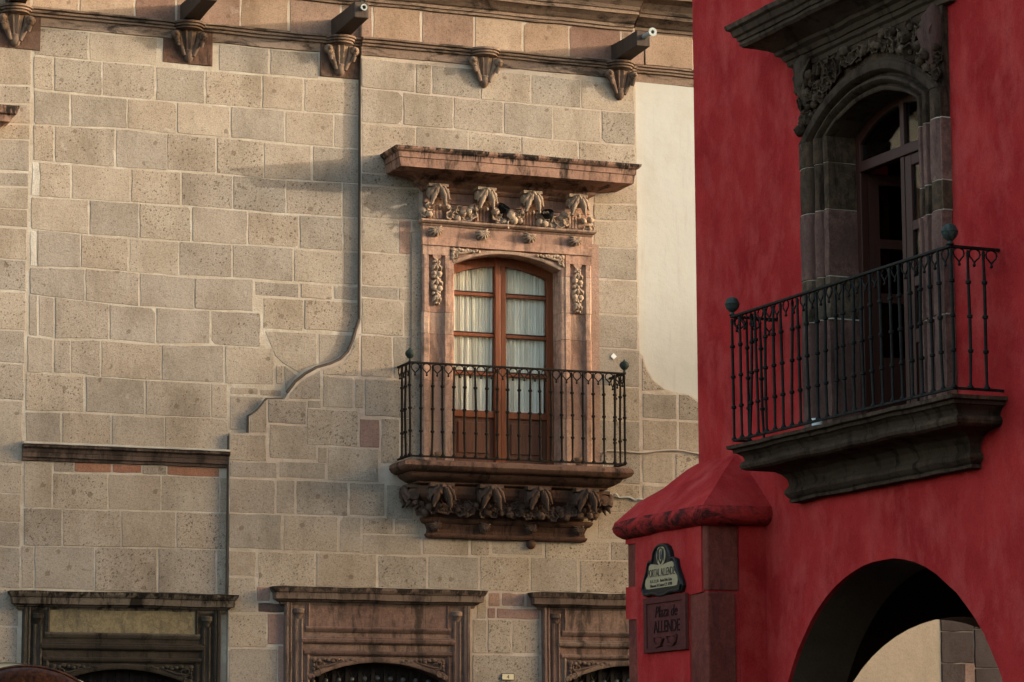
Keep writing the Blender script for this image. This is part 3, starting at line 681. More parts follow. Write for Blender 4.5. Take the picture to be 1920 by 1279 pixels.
# ------------------------------------------------------------------ carved pieces shared by copies
FRONT = Matrix.Rotation(R(90), 3, 'X')          # turns +z to -y (towards the street)
def m_flower(r=0.05, petals=5, seed=0):
    b = MB(); k = r/0.05
    prof = [(0.012,-0.01),(0.030,0.004),(0.047,0.018),(0.051,0.034),(0.042,0.037),(0.030,0.020),(0.014,0.012),(0.014,0.024),(0.0,0.029)]
    b.lathe([(p[0]*k, p[1]*k) for p in prof], n=petals*4, tilt=FRONT, mod=lambda a, h: 1+0.14*math.cos(petals*a+seed) if h > 0.012*k else 1)
    return b
def m_fruit(r=0.04, seed=0):
    b = MB(); b.blob((0, -r*0.6, 0), (r, r*0.9, r*1.05), 9, 7, 0.25, seed); b.blob((0.0, -r*1.4, -r*0.3), r*0.22, 6, 4); return b
def m_shell(r=0.075):
    """rosette of fanned leaf ribs"""
    b = MB()
    for k in range(9):
        a = R(-200+220*k/8) if False else R(-205+230*k/8)
        p = [(0, -0.035, 0.018), (math.cos(a)*r*0.55, -0.050, 0.018+math.sin(a)*r*0.55), (math.cos(a)*r, -0.022, 0.018+math.sin(a)*r)]
        b.tube(p, [0.010, 0.013, 0.007], 6)
    b.blob((0, -0.03, 0.03), (0.022, 0.025, 0.02), 8, 5, 0.2); b.blob((0, -0.005, 0), (r*0.85, 0.02, r*0.85), 10, 5); return b
def m_bracket(w=0.2, h=0.23, d=0.15, seed=0):
    b = MB(); rr = random.Random(seed)
    b.box(-w*0.5, w*0.5, -d, 0, -0.03, 0.0); b.box(-w*0.42, w*0.42, -d*0.85, 0, -h*0.45, -0.03)
    RX = Matrix.Rotation(R(90), 3, 'Y')
    for s in (-1, 1):
        b.lathe([(0.0, -0.028), (0.045, -0.026), (0.052, 0.0), (0.045, 0.026), (0.0, 0.028)], (s*w*0.40, -d*0.72, -0.085), 10, tilt=RX)
        b.lathe([(0.0, -0.034), (0.022, -0.032), (0.022, 0.032), (0.0, 0.034)], (s*w*0.40, -d*0.72, -0.085), 8, tilt=RX)
    for k, ln, th in ((-2.6, 0.72, 0.9), (-1.75, 0.98, 1.1), (-0.85, 0.70, 0.9), (0.85, 0.72, 0.9), (1.75, 1.0, 1.1), (2.6, 0.70, 0.9)):
        x = k*w*0.17
        pts = [(x*0.22, -d*0.92, -0.03), (x*0.5, -d*1.10, -h*0.24*ln), (x*0.85, -d*1.08, -h*0.52*ln), (x*1.1, -d*0.92, -h*0.78*ln), (x*1.22, -d*1.06, -h*0.98*ln)]
        b.tube(pts, [0.012*th, 0.022*th, 0.026*th, 0.020*th, 0.008], 8)
        b.tube([(q_[0]*1.02, q_[1]-0.018*th, q_[2]) for q_ in pts[:4]], [0.005, 0.008, 0.008, 0.005], 5)
    b.blob((0, -d*1.05, -0.03), (0.022, 0.03, 0.026), 8, 5, 0.3, seed)
    for k in range(3): b.blob((rr.uniform(-w*0.5, w*0.5), -d*0.6, -h*rr.uniform(0.75, 1.0)), rr.uniform(0.018, 0.028), 7, 5, 0.2, k+seed)
    return b
def m_garland(n=9, h=0.5, w=0.055, seed=0):
    b = MB(); rr = random.Random(seed); z = -0.02
    for k in range(n):
        t = k/(n-1); s = w*(0.75+0.35*math.sin(t*math.pi))*(1.0-0.35*max(0, t-0.7)/0.3); dz = h/n
        if k % 3 == 0:
            for a in range(5):
                g_ = 2*math.pi*a/5+rr.random(); b.blob((math.cos(g_)*s*0.55, -0.02, z+math.sin(g_)*s*0.5), (s*0.42, 0.022, s*0.36), 7, 5, 0.3, a+k)
            b.blob((0, -0.035, z), s*0.28, 6, 5)
        elif k % 3 == 1:
            for a in (-1, 0, 1): b.tube([(a*s*0.25, -0.035, z+dz*0.5), (a*s*0.75, -0.042, z), (a*s*1.0, -0.015, z-dz*0.65)], [0.010, 0.017, 0.006], 6)
        else:
            for a in (-1, 1): b.blob((a*s*0.5, -0.024, z+rr.uniform(-0.01, 0.01)), (s*0.52, 0.03, s*0.5), 8, 6, 0.2, k*3+a)
        z -= dz
    b.tube([(0, -0.012, 0), (0, -0.015, -h*0.95)], 0.016, 6)
    return b
def m_spandrel(w=0.42, h=0.18, seed=0, flip=1):
    """acanthus scroll filling the corner above an arch; the corner is at the origin, it grows right and down"""
    b = MB(); rr = random.Random(seed)
    def spiral(cx, cz, r0, a0, turns, rad, dr=1):
        pts = []
        for i in range(13):
            t = i/12; a = a0+dr*turns*2*math.pi*t; r = r0*(1-0.8*t); pts.append((flip*(cx+math.cos(a)*r), -0.022, cz+math.sin(a)*r))
        b.tube(pts, [rad*(1.0-0.4*i/12) for i in range(13)], 6)
    spiral(w*0.20, -h*0.33, h*0.30, 2.0, 1.2, 0.012); spiral(w*0.12, -h*0.75, h*0.22, 1.0, 1.1, 0.010, -1); spiral(w*0.50, -h*0.20, h*0.18, 2.6, 1.1, 0.010, -1)
    for k in range(10):
        t = k/9; b.blob((flip*(w*(0.06+0.9*t)), -0.018, -h*(0.10+0.05*math.sin(k*2.1)+0.04*t)), (0.020+0.010*(1-t), 0.018, 0.014+0.008*(1-t)), 7, 5, 0.4, k+seed)
    for k in range(5):
        t = k/4; b.blob((flip*(w*0.05+0.01*math.sin(k*3)), -0.018, -h*(0.2+0.75*t)), (0.016, 0.016, 0.020), 7, 5, 0.4, k+seed+20)
    b.tube([(flip*w*0.08, -0.015, -h*0.5), (flip*w*0.35, -0.024, -h*0.42), (flip*w*0.7, -0.018, -h*0.16), (flip*w*0.98, -0.01, -h*0.10)], [0.012, 0.014, 0.010, 0.004], 6)
    return b
ME_FLOWER = [m_flower(0.044, 5, 0).mesh('flower', 50), m_flower(0.038, 6, 1).mesh('flower', 50)]
ME_FRUIT = [m_fruit(0.036, 1).mesh('fruit', 60), m_fruit(0.030, 5).mesh('fruit', 60)]
ME_SHELL = m_shell().mesh('rosette', 60)
ME_BRACKET = m_bracket(seed=3).mesh('bracket', 50)
def copies(me): return me.copy()
FL_W = [m.copy() for m in ME_FLOWER]; FR_W = [m.copy() for m in ME_FRUIT]
for m in FL_W+FR_W+[ME_SHELL, ME_BRACKET]: m.materials.append(M_CARVE)
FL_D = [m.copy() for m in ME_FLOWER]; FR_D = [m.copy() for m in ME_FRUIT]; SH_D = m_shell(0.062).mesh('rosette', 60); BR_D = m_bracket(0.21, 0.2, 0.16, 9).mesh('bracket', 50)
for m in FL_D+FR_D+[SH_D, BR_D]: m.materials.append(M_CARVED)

# ------------------------------------------------------------------ the stone house
house = empty('stone_house')
tag(house, 'old grey and pink stone house with carved balcony window and three arched doorways', 'house')
BAY = 0.06
def arch_poly(cx, hw, z0, zs, rad, n=14):
    """opening outline: straight jambs from z0 to zs, segmental head of radius rad"""
    cz = zs-math.sqrt(rad*rad-hw*hw); a = math.asin(hw/rad); pts = [(cx+hw, z0), (cx+hw, zs)]
    for i in range(1, n): g_ = a-2*a*i/n; pts.append((cx+rad*math.sin(g_), cz+rad*math.cos(g_)))
    pts += [(cx-hw, zs), (cx-hw, z0)]
    return pts
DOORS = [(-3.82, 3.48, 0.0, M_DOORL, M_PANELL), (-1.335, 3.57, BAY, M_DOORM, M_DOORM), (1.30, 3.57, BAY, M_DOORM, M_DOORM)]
DW, DR = 0.69, 1.50
def door_hole(d, grow=0.0):
    zs = d[1]-0.70-(DR-math.sqrt(DR*DR-DW*DW)); return arch_poly(d[0], DW+grow, 0.03, zs, DR+grow)
wall = part('facade_wall', MB().plate([(-9, -0.3), (9, -0.3), (9, 10.2), (-9, 10.2)], [door_hole(d, 0.01) for d in DOORS]+[arch_poly(0, 0.60, 4.80, 6.795, 1.36)], 0.0, 0.5), M_MORTAR, house)
BAYL = [(-1.529,9.40),(-1.526,8.2),(-1.522,6.187),(-1.565,6.053),(-1.586,5.973),(-1.635,5.866),(-1.716,5.783),(-1.824,5.73),(-1.958,5.687),(-2.066,5.624),(-2.167,5.541),(-2.246,5.434),(-2.288,5.37),(-2.458,5.362),(-2.526,5.271),(-2.589,5.217),(-2.637,5.189),(-2.635,5.03),(-2.829,5.022),(-2.817,3.561),(-2.815,-0.3)]
BAYR = [(2.815,-0.3),(2.815,5.02),(2.62,5.05),(2.62,5.2),(2.45,5.36),(2.275,5.438),(2.073,5.577),(1.979,5.622),(1.86,5.633),(1.712,5.664),(1.595,5.745),(1.52,5.867),(1.48,5.991),(1.445,6.022),(1.438,7.4),(1.43,8.83),(1.43,9.40)]
bay = part('projecting_bay', MB().plate(BAYL+BAYR, [door_hole(d, 0.01) for d in DOORS[1:]]+[arch_poly(0, 0.60, 4.80, 6.795, 1.36)], -BAY, -0.001), M_MORTARP, house)
part('rear_wall', MB().box(-9.002, 9.002, 0.501, 9, -0.3, 10.0), M_CREAM, house)
part('plaster_wall', MB().plate([(1.25,5.2),(2.79,5.2),(2.79,8.86),(1.25,8.86)], [], -0.008, 0.02), M_CREAM, house)
part('plaster_wall', MB().plate([(2.792,0.0),(4.85,0.0),(4.85,8.86),(2.792,8.86)], [], -0.008, 0.02), M_TANPL, house)
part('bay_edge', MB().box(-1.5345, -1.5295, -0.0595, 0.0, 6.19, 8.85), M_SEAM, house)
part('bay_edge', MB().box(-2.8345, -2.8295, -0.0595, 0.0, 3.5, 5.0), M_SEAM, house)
part('scroll_edge', MB().tube([(x-0.012, -0.045, z+0.008) for x, z in BAYL[2:12]], 0.016, 8), M_SEAM, house, smooth=60)
part('scroll_edge', MB().tube([(x-0.010, -0.045, z+0.006) for x, z in BAYL[12:18]], 0.012, 8), M_SEAM, house, smooth=60)

# each block of the masonry
def stone_block(mt, w, pts, parent, seed, proud=None):
    rr = random.Random(seed); cx = sum(p[0] for p in pts)/len(pts); cz = sum(p[1] for p in pts)/len(pts)
    q = []; m = len(pts); rect = m == 4
    if rect:
        (ax, az), (bx_, bz), (cx_, cz_), (dx, dz) = pts
        k4 = [rr.uniform(0.0, 0.007)*(rr.random() < 0.7) for _ in range(4)]
        pts = [(ax+k4[0], az-k4[1]), (bx_-k4[2], bz-k4[1]), (cx_-k4[2], cz_+k4[3]), (dx+k4[0], dz+k4[3])]
    for i in range(m):
        a, b, z = Vector(pts[i-1]), Vector(pts[i]), Vector(pts[(i+1) % m])
        e1 = (a-b).length; e2 = (z-b).length; c = min(rr.uniform(0.002, 0.009), 0.25*min(e1, e2))
        if rect and rr.random() < 0.05 and min(e1, e2) > 0.2: c = rr.uniform(0.02, 0.05)
        if rect: q.append(b+(a-b).normalized()*c); q.append(b+(z-b).normalized()*c)
        else: q.append(b)
        if e2 > 0.22 and rect:
            for t_ in (0.33, 0.67): q.append(b+(z-b)*(t_+rr.uniform(-0.1, 0.1))+Vector((rr.uniform(-1, 1), rr.uniform(-1, 1)))*0.006)
    k = len(q); pr = rr.uniform(0.002, 0.0045) if proud is None else proud; bev = 0.003
    q = [p-Vector((cx, cz)) for p in q]; vs = []
    tx, tz = rr.uniform(-0.005, 0.005), rr.uniform(-0.005, 0.005)
    def Y(p, y): return (p.x, y+p.x*tx+p.y*tz, p.y)
    for p in q:
        d = p.normalized() if p.length > 0 else p
        vs.append(Y(p-d*bev*1.4, -pr))
    for p in q: vs.append(Y(p, -pr+bev*0.6))
    for p in q: vs.append(Y(p, 0.02))
    ar = sum(q[i].x*q[(i+1) % k].y-q[(i+1) % k].x*q[i].y for i in range(k))
    f0 = tuple(range(k)) if ar > 0 else tuple(range(k-1, -1, -1)); fs = [f0]
    for r_ in (0, k):
        for i in range(k):
            a, b = r_+i, r_+(i+1) % k; fs.append((b, a, a+k, b+k) if ar > 0 else (a, b, b+k, a+k))
    me = bpy.data.meshes.new('stone'); me.from_pydata(vs, [], fs); me.update()
    return link('stone', me, STONE_MAT[mt], parent, (cx, -w, cz))
for i, (mt, w, pts) in enumerate(STONES):
    stone_block(mt, w, pts, bay if w > 0.01 else wall, 100+i)
# dark pier and red jamb seen through the arcade, further along the same front
for i, (x0, x1, z0, z1, mt) in enumerate([(4.86,5.245,3.278,3.55,'d'),(4.86,5.245,2.95,3.27,'d'),(5.252,5.60,2.9,3.3,'d'),(4.86,5.125,2.44,2.942,'d'),(5.132,5.245,2.40,2.942,'p'),(5.252,5.7,2.4,2.892,'d'),(4.86,5.4,1.6,2.432,'d'),(5.252,5.7,3.308,3.6,'d')]):
    stone_block(mt, 0.0, [(x0, z1), (x1, z1), (x1, z0), (x0, z0)], wall, 900+i, 0.02)

# frieze, string course, roof cornice
STR = [(0.0,8.845),(0.012,8.85),(0.012,8.935),(0.035,8.94),(0.040,8.955),(0.032,8.96),(0.055,8.968),(0.06,8.985),(0.05,8.99),(0.075,8.998),(0.08,9.015),(0.0,9.03)]
part('string_course', MB().cornice(-9, -1.53, STR, 0.0, (0, 0), 0.2, 0.007, 1), M_TRIM, house)
part('string_course', MB().cornice(-1.531, 1.432, STR, -BAY, (0, 0), 0.2, 0.007, 2), M_TRIM, house)
part('string_course', MB().cornice(1.435, 5.0, STR, 0.0, (0, 0), 0.2, 0.006, 3), M_TRIM, house)
TOP = [(0.0,9.355),(0.025,9.36),(0.028,9.385),(0.045,9.39),(0.05,9.415),(0.04,9.42),(0.06,9.43),(0.10,9.46),(0.15,9.49),(0.165,9.495),(0.165,9.53),(0.18,9.535),(0.20,9.57),(0.26,9.62),(0.33,9.65),(0.345,9.655),(0.345,9.72),(0.36,9.73),(0.40,9.79),(0.42,9.80),(0.42,9.86),(0.0,9.95)]
part('roof_cornice', MB().cornice(-9, -1.53, TOP, 0.0, (0, 0), 0.25, 0.008, 4), M_ROOFC, house)
part('roof_cornice', MB().cornice(-1.50, 1.40, TOP, -BAY, (0.06, 0.06), 0.25, 0.008, 5), M_ROOFC, house)
part('roof_cornice', MB().cornice(1.44, 5.0, TOP, 0.0, (0, 0), 0.25, 0.008, 6), M_ROOFC, house)

# corbels and rain spouts
def m_corbel():
    b = MB()
    b.lathe([(0.0,0.005),(0.165,0.0),(0.17,-0.022),(0.152,-0.027),(0.156,-0.047),(0.136,-0.052),(0.138,-0.070),(0.10,-0.082),(0.078,-0.092)], n=20)
    b.lathe([(0.082,-0.085),(0.078,-0.12),(0.062,-0.20),(0.050,-0.27)], n=28, mod=lambda a, h: 1+0.10*math.cos(9*a))
    b.lathe([(0.05,-0.268),(0.058,-0.28),(0.050,-0.295),(0.056,-0.325),(0.046,-0.36),(0.02,-0.385),(0.0,-0.39)], n=12)
    for s in (-1, 1):
        b.blob((s*0.135, -0.055, -0.135), (0.048, 0.05, 0.048), 10, 7, 0.1); b.blob((s*0.135, -0.105, -0.135), 0.02, 8, 5)
        b.tube([(s*0.130, -0.06, -0.165), (s*0.122, -0.085, -0.20), (s*0.112, -0.075, -0.245)], [0.026, 0.024, 0.019], 8)
        b.tube([(s*0.105, -0.01, -0.09), (s*0.095, -0.03, -0.19), (s*0.045, -0.03, -0.33)], [0.045, 0.035, 0.02], 8)
    return b
ME_CORB = m_corbel().mesh('corbel', 45); ME_CORB.materials.append(M_CORB)
for x, w in ((-4.96, 0.0), (-3.275, 0.0), (-1.735, 0.0), (-0.235, BAY), (1.245, BAY)):
    c = link('corbel', ME_CORB, None, house, (x, -w-0.012, 9.008), (0, 0, rnd.uniform(-0.04, 0.04)))
    if w == 0: part('corbel_plate', MB().box(-0.20 if x > -3 else -0.245, 0.20 if x > -3 else 0.245, -0.012, 0.012, -0.40, -0.06), M_CANTD, c, (0, 0.012, 0), bevel=0.004)
def spout(x, w, ln, pipe):
    b = MB(); s = 0.078
    b.add([(sx*s*k, -y, sz*s*1.05*k+dz) for (y, k, dz) in ((-0.02, 1.12, 0.0), (ln*0.5, 1.0, 0.005), (ln-0.06, 0.97, 0.012), (ln, 0.95, 0.012)) for sx, sz in ((-1,-1),(1,-1),(1,1),(-1,1))],
          [(i*4+j, i*4+(j+1) % 4, i*4+4+(j+1) % 4, i*4+4+j) for i in range(3) for j in range(4)]+[(0,3,2,1),(12,13,14,15)])
    o = part('rain_spout', b, M_SPOUT, house, (x, -w, 9.105), bevel=0.008)
    q = MB(); L = 0.035 if pipe == 1 else 0.20
    q.lathe([(0.020,-0.01),(0.026,-0.01),(0.026,L),(0.033 if pipe == 1 else 0.045,L+0.004),(0.033 if pipe == 1 else 0.045,L+0.012),(0.019,L+0.012),(0.018,L-0.05),(0.0,L-0.06)], (0.01, -ln, 0.028), 14, tilt=FRONT)
    part('outlet_pipe', q, M_PIPE, o, smooth=40)
spout(-4.97, 0.0, 0.72, 1); spout(-3.27, 0.0, 0.78, 1); spout(-1.735, 0.0, 0.70, 1); spout(1.25, BAY, 0.62, 2)

# ledge above the left doorway, end of the neighbouring window's cornice
part('ledge', MB().cornice(-4.80, -2.825, [(0.0,4.69),(0.02,4.695),(0.025,4.72),(0.04,4.725),(0.045,4.765),(0.05,4.77),(0.06,4.80),(0.085,4.815),(0.09,4.838),(0.0,4.86)], 0.0, (0, 0), 0.2, 0.006, 7), M_HOODM, house)
part('ledge_cap', MB().cornice(-4.80, -2.827, [(0.0,4.842),(0.094,4.842),(0.096,4.860),(0.0,4.872)], 0.0, (0, 0), 0.1, 0.004, 17), M_LIME, house)
part('window_hood', MB().cornice(-7.4, -5.22, [(0.0,7.66),(0.03,7.68),(0.06,7.76),(0.08,7.78),(0.17,7.84),(0.20,7.85),(0.22,7.91),(0.25,7.92),(0.27,7.97),(0.27,7.99),(0.0,8.02)], 0.0, (1, 1), 0.25, 0.006, 8), M_CANTS, house)

# ------------------------------------------------------------------ doorways
def doorway(i, d):
    cx, zc, w, ms, mp = d
    root = empty('doorway', (cx, -w, 0), parent=house)
    root['label'] = ['soot-blackened doorway with ochre panel under the ledge', 'pink doorway below the balcony, left of the house number', 'pink doorway partly hidden behind the red pier'][i]
    H = [(x-cx, z) for x, z in door_hole(d)]
    part('frame_field', MB().plate([(-0.93, 0.0), (0.93, 0.0), (0.93, zc-0.13), (-0.93, zc-0.13)], [H], -0.028, 0.03), ms, root)
    hood = [(0.035,zc-0.17),(0.045,zc-0.145),(0.07,zc-0.135),(0.075,zc-0.125),(0.105,zc-0.115),(0.11,zc-0.055),(0.12,zc-0.05),(0.135,zc-0.025),(0.14,zc-0.003),(0.0,zc+0.012)]
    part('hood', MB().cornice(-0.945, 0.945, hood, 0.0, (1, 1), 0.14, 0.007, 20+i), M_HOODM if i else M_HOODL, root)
    for s in (-1, 1):
        def P(*q): 
            q = [(s*x, o) for x, o in q]; return q if s > 0 else q[::-1]
        part('outer_moulding', MB().sweep_z(P((0.865,0.02),(0.87,0.050),(0.885,0.056),(0.895,0.045),(0.905,0.056),(0.925,0.058),(0.935,0.045),(0.94,0.0)), 0.0, zc-0.145, 0.3, 0.003, i), ms, root)
        part('pilaster', MB().sweep_z(P((0.755,0.02),(0.76,0.045),(0.775,0.052),(0.785,0.038),(0.815,0.040),(0.825,0.05),(0.84,0.044),(0.845,0.02)), 0.0, zc-0.30, 0.3, 0.003, i+5), ms, root)
        part('pilaster_cap', MB().lathe([(0.0,-0.11),(0.025,-0.10),(0.040,-0.07),(0.048,-0.05),(0.056,-0.045),(0.058,-0.01),(0.045,0.0)], (s*0.80, -0.02, zc-0.20), 14), ms, root, smooth=40)
        part('panel_stile', MB().sweep_z(P((0.685,0.02),(0.69,0.042),(0.705,0.050),(0.715,0.036),(0.73,0.036),(0.735,0.02)), zc-0.405, zc-0.15, 0.2, 0.002, i), ms, root)
        part('jamb', MB().sweep_z(P((DW-0.005,-0.20),(DW-0.005,0.030),(0.70,0.046),(0.715,0.052),(0.725,0.036),(0.745,0.034),(0.748,0.02)), 0.0, zc-0.598, 0.3, 0.003, i+9), ms, root)
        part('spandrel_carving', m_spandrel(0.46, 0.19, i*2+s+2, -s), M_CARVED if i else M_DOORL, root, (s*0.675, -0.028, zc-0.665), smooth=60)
    part('panel', MB().box(-0.688, 0.688, -0.036, -0.02, zc-0.375, zc-0.14), mp, root)
    part('panel_rail', MB().cornice(-0.735, 0.735, [(0.02,zc-0.425),(0.038,zc-0.42),(0.05,zc-0.40),(0.055,zc-0.39),(0.055,zc-0.378),(0.03,zc-0.366)], 0.0, (0, 0), 0.2, 0.003, i), ms, root)
    part('lintel_rail', MB().cornice(-0.775, 0.775, [(0.02,zc-0.535),(0.045,zc-0.53),(0.058,zc-0.515),(0.062,zc-0.49),(0.05,zc-0.482),(0.05,zc-0.468),(0.03,zc-0.462)], 0.0, (0, 0), 0.2, 0.004, i+3), ms, root)
    part('inner_rail', MB().cornice(-0.748, 0.748, [(0.02,zc-0.648),(0.045,zc-0.642),(0.056,zc-0.625),(0.056,zc-0.607),(0.034,zc-0.598),(0.02,zc-0.594)], 0.0, (0, 0), 0.2, 0.004, i+6), ms, root)
    a = math.degrees(math.asin(DW/DR)); cz = zc-0.70-DR
    part('arch_ring', MB().arch(0, cz, [(DR-0.004,-0.20),(DR-0.004,0.048),(DR+0.012,0.056),(DR+0.042,0.054),(DR+0.05,0.03)], 90+a, 90-a, 26, 0.0, 0.002), ms, root, smooth=35)
    gt = part('gate', MB().plate([(-0.72, 0.0), (0.72, 0.0), (0.72, zc-0.68), (-0.72, zc-0.68)], [], 0.16, 0.20), M_GATE, root)
    rb = MB().box(-0.02, 0.02, -0.03, 0.0, 0.0, zc-0.70).mesh('rib')
    for k in range(-5, 6): link('rib', rb, M_GATE, gt, (k*0.13, 0.16, 0.0))
    sm = MB().blob((0, 0, 0), (0.026, 0.022, 0.026), 10, 7).mesh('stud', 60)
    for k in range(-5, 6):
        for zz in (0, -0.42):
            link('stud', sm, M_STUD, gt, ((k+0.5)*0.13-0.02, 0.135, zc-0.845-0.02*abs(k)*0.4+zz))
    br = MB().tube([(0, 0, 0), (0.055, -0.005, 0.10)], 0.007, 5).tube([(0, 0, 0), (-0.055, -0.005, 0.10)], 0.007, 5).mesh('brace')
    for k in range(-4, 5): link('brace', br, M_GATE, gt, (k*0.13+0.065, 0.145, zc-0.86))
for i, d in enumerate(DOORS): doorway(i, d)

# ------------------------------------------------------------------ the balcony window
ws = empty('window_surround', (0, -BAY, 0), parent=house)
ws['label'] = 'carved pink stone surround with flower swags and deep cornice'
for s in (-1, 1):
    pr = [(0.57,-0.27),(0.57,0.045),(0.585,0.052),(0.615,0.052),(0.62,0.062),(0.665,0.062),(0.672,0.038),(0.69,0.028),(0.815,0.028),(0.832,0.038),(0.84,0.062),(0.885,0.062),(0.90,0.050),(0.90,0.0)]
    pr = [(s*x, o) for x, o in pr]; pr = pr if s > 0 else pr[::-1]
    zz = [4.81, 5.22, 5.62, 6.085, 6.30, 6.74] if s < 0 else [4.81, 5.30, 5.70, 6.10, 6.37, 6.74]
    for k in range(5): part('jamb_block', MB().sweep_z(pr, zz[k]+0.003, zz[k+1], 0.25, 0.003, k), M_CANT, ws, (rnd.uniform(-0.003, 0.003), rnd.uniform(-0.003, 0.003), 0))
    # upper jamb with the top of the sunk panel, half-round bite and garland
    part('jamb_block', MB().sweep_z(pr, 6.743, 6.87, 0.25, 0.002, 9), M_CANT, ws)
    part('jamb_block', MB().plate([(s*0.62, 6.872), (s*0.90, 6.872), (s*0.90, 6.965), (s*0.62, 6.965)], [], -0.062, 0.0), M_CANT, ws)
    part('panel_tongue', MB().lathe([(0.045, 0.0), (0.045, 0.034), (0.0, 0.034)], (s*0.752, -0.026, 6.872), 18, tilt=FRONT), M_CANT, ws)
    part('garland', m_garland(9, 0.47, 0.058, 4+s), M_CARVE, ws, (s*0.752, -0.026, 6.82), smooth=60)
    part('backing_strip', MB().box(s*0.905 if s > 0 else -1.0, 1.0 if s > 0 else -0.905, -0.014, 0.02, 4.82, 7.1), M_PINKB if s > 0 else M_STONE, ws)
    part('spandrel_carving', m_spandrel(0.30, 0.10, 31+s, -s), M_CARVE, ws, (s*0.60, -0.045, 6.945), smooth=60)
WR = 1.315; cz = 6.80-math.sqrt(WR**2-0.57**2); ah = math.degrees(math.asin(0.57/WR))
head = [(-0.62, 6.80), (-0.57, 6.80)]+[(WR*math.sin(R(-ah+2*ah*k/16)), cz+WR*math.cos(R(-ah+2*ah*k/16))) for k in range(1, 16)]+[(0.57, 6.80), (0.62, 6.80), (0.62, 6.965), (-0.62, 6.965)]
part('arch_head', MB().plate(head, [], -0.045, 0.0), M_CANT, ws)
part('arch_soffit', MB().arch(0, cz, [(WR-0.001,-0.27),(WR-0.001,0.048),(WR+0.012,0.056),(WR+0.032,0.056),(WR+0.04,0.04)], 90+ah, 90-ah, 24), M_CANT, ws, smooth=35)
part('lintel', MB().cornice(-0.885, 0.885, [(0.0,6.966),(0.075,6.966),(0.075,7.052),(0.066,7.056),(0.066,7.16),(0.0,7.16)], 0.0, (0.3, 0.3), 0.2, 0.002), M_CANT, ws)
for x in (-0.50, -0.12, 0.02, 0.44): part('joint', MB().box(-0.0015, 0.0015, -0.0678, -0.06, 7.06, 7.155), M_CANTD, ws, (x, 0, 0), (0, R(rnd.uniform(-12, 12)), 0)) if False else None
part('lintel_moulding', MB().cornice(-0.86, 0.86, [(0.06,7.158),(0.075,7.162),(0.085,7.172),(0.08,7.176),(0.105,7.185),(0.125,7.20),(0.13,7.215),(0.06,7.222)], 0.0, (0.6, 0.6), 0.15, 0.004, 11), M_CANT, ws)
part('frieze', MB().cornice(-0.86, 0.86, [(0.0,7.22),(0.05,7.221),(0.05,7.39),(0.062,7.395),(0.062,7.42),(0.052,7.425),(0.052,7.56),(0.0,7.56)], 0.0, (0.4, 0.4), 0.2, 0.002), M_CANT, ws)
HOOD = [(0.052,7.505),(0.07,7.512),(0.085,7.53),(0.09,7.55),(0.13,7.572),(0.145,7.585),(0.15,7.605),(0.21,7.632),(0.36,7.652),(0.432,7.66),(0.436,7.68),(0.445,7.745),(0.455,7.75),(0.460,7.80),(0.478,7.812),(0.495,7.832),(0.50,7.852),(0.0,7.895)]
part('hood', MB().cornice(-0.83, 0.775, HOOD, 0.0, (1, 1), 0.12, 0.007, 12), M_CANTS, ws)
BX = (-0.775, -0.28, 0.215, 0.71)
for k, x in enumerate(BX):
    link('bracket', ME_BRACKET, None, ws, (x, -0.055, 7.562), (0, 0, rnd.uniform(-0.06, 0.06)))
    tg = MB(); tg.box(-0.075, 0.075, -0.075, -0.045, 7.225, 7.40)
    for q in (-0.05, -0.0167, 0.0167, 0.05): tg.box(q-0.010, q+0.010, -0.088, -0.074, 7.235, 7.36)
    part('fluted_block', tg, M_CANT, ws, (x, 0, 0))
    link('rosette', ME_SHELL, None, ws, (x, -0.066, 7.100), (0, R(rnd.uniform(-25, 25)), 0), (1, 1.2, 0.9))
def swag(root, xa, xb, z0, sag, fl, fr, y, n, seed):
    rr = random.Random(seed)
    for k in range(n):
        t = (k+0.5)/n; x = xa+(xb-xa)*t; z = z0-sag*(1-(2*t-1)**2)
        for j in range(2):
            q = rr.random(); me = fl[rr.randrange(2)] if q < 0.55 else fr[rr.randrange(2)]
            sc = rr.uniform(0.85, 1.25)
            link('flower' if q < 0.55 else 'fruit', me, None, root, (x+rr.uniform(-0.018, 0.018), y-rr.uniform(0.0, 0.035), z+rr.uniform(-0.02, 0.02)+(j-0.5)*0.062),
                 (rr.uniform(-0.4, 0.3), rr.uniform(-3, 3), rr.uniform(-0.5, 0.5)), (sc, sc, sc))
for k in range(3): swag(ws, BX[k]+0.09, BX[k+1]-0.09, 7.325, 0.045, FL_W, FR_W, -0.075, 6, 40+k)
swag(ws, -0.93, -0.84, 7.29, 0.0, FL_W, FR_W, -0.055, 2, 50); swag(ws, 0.79, 0.89, 7.28, 0.0, FL_W, FR_W, -0.055, 2, 51)

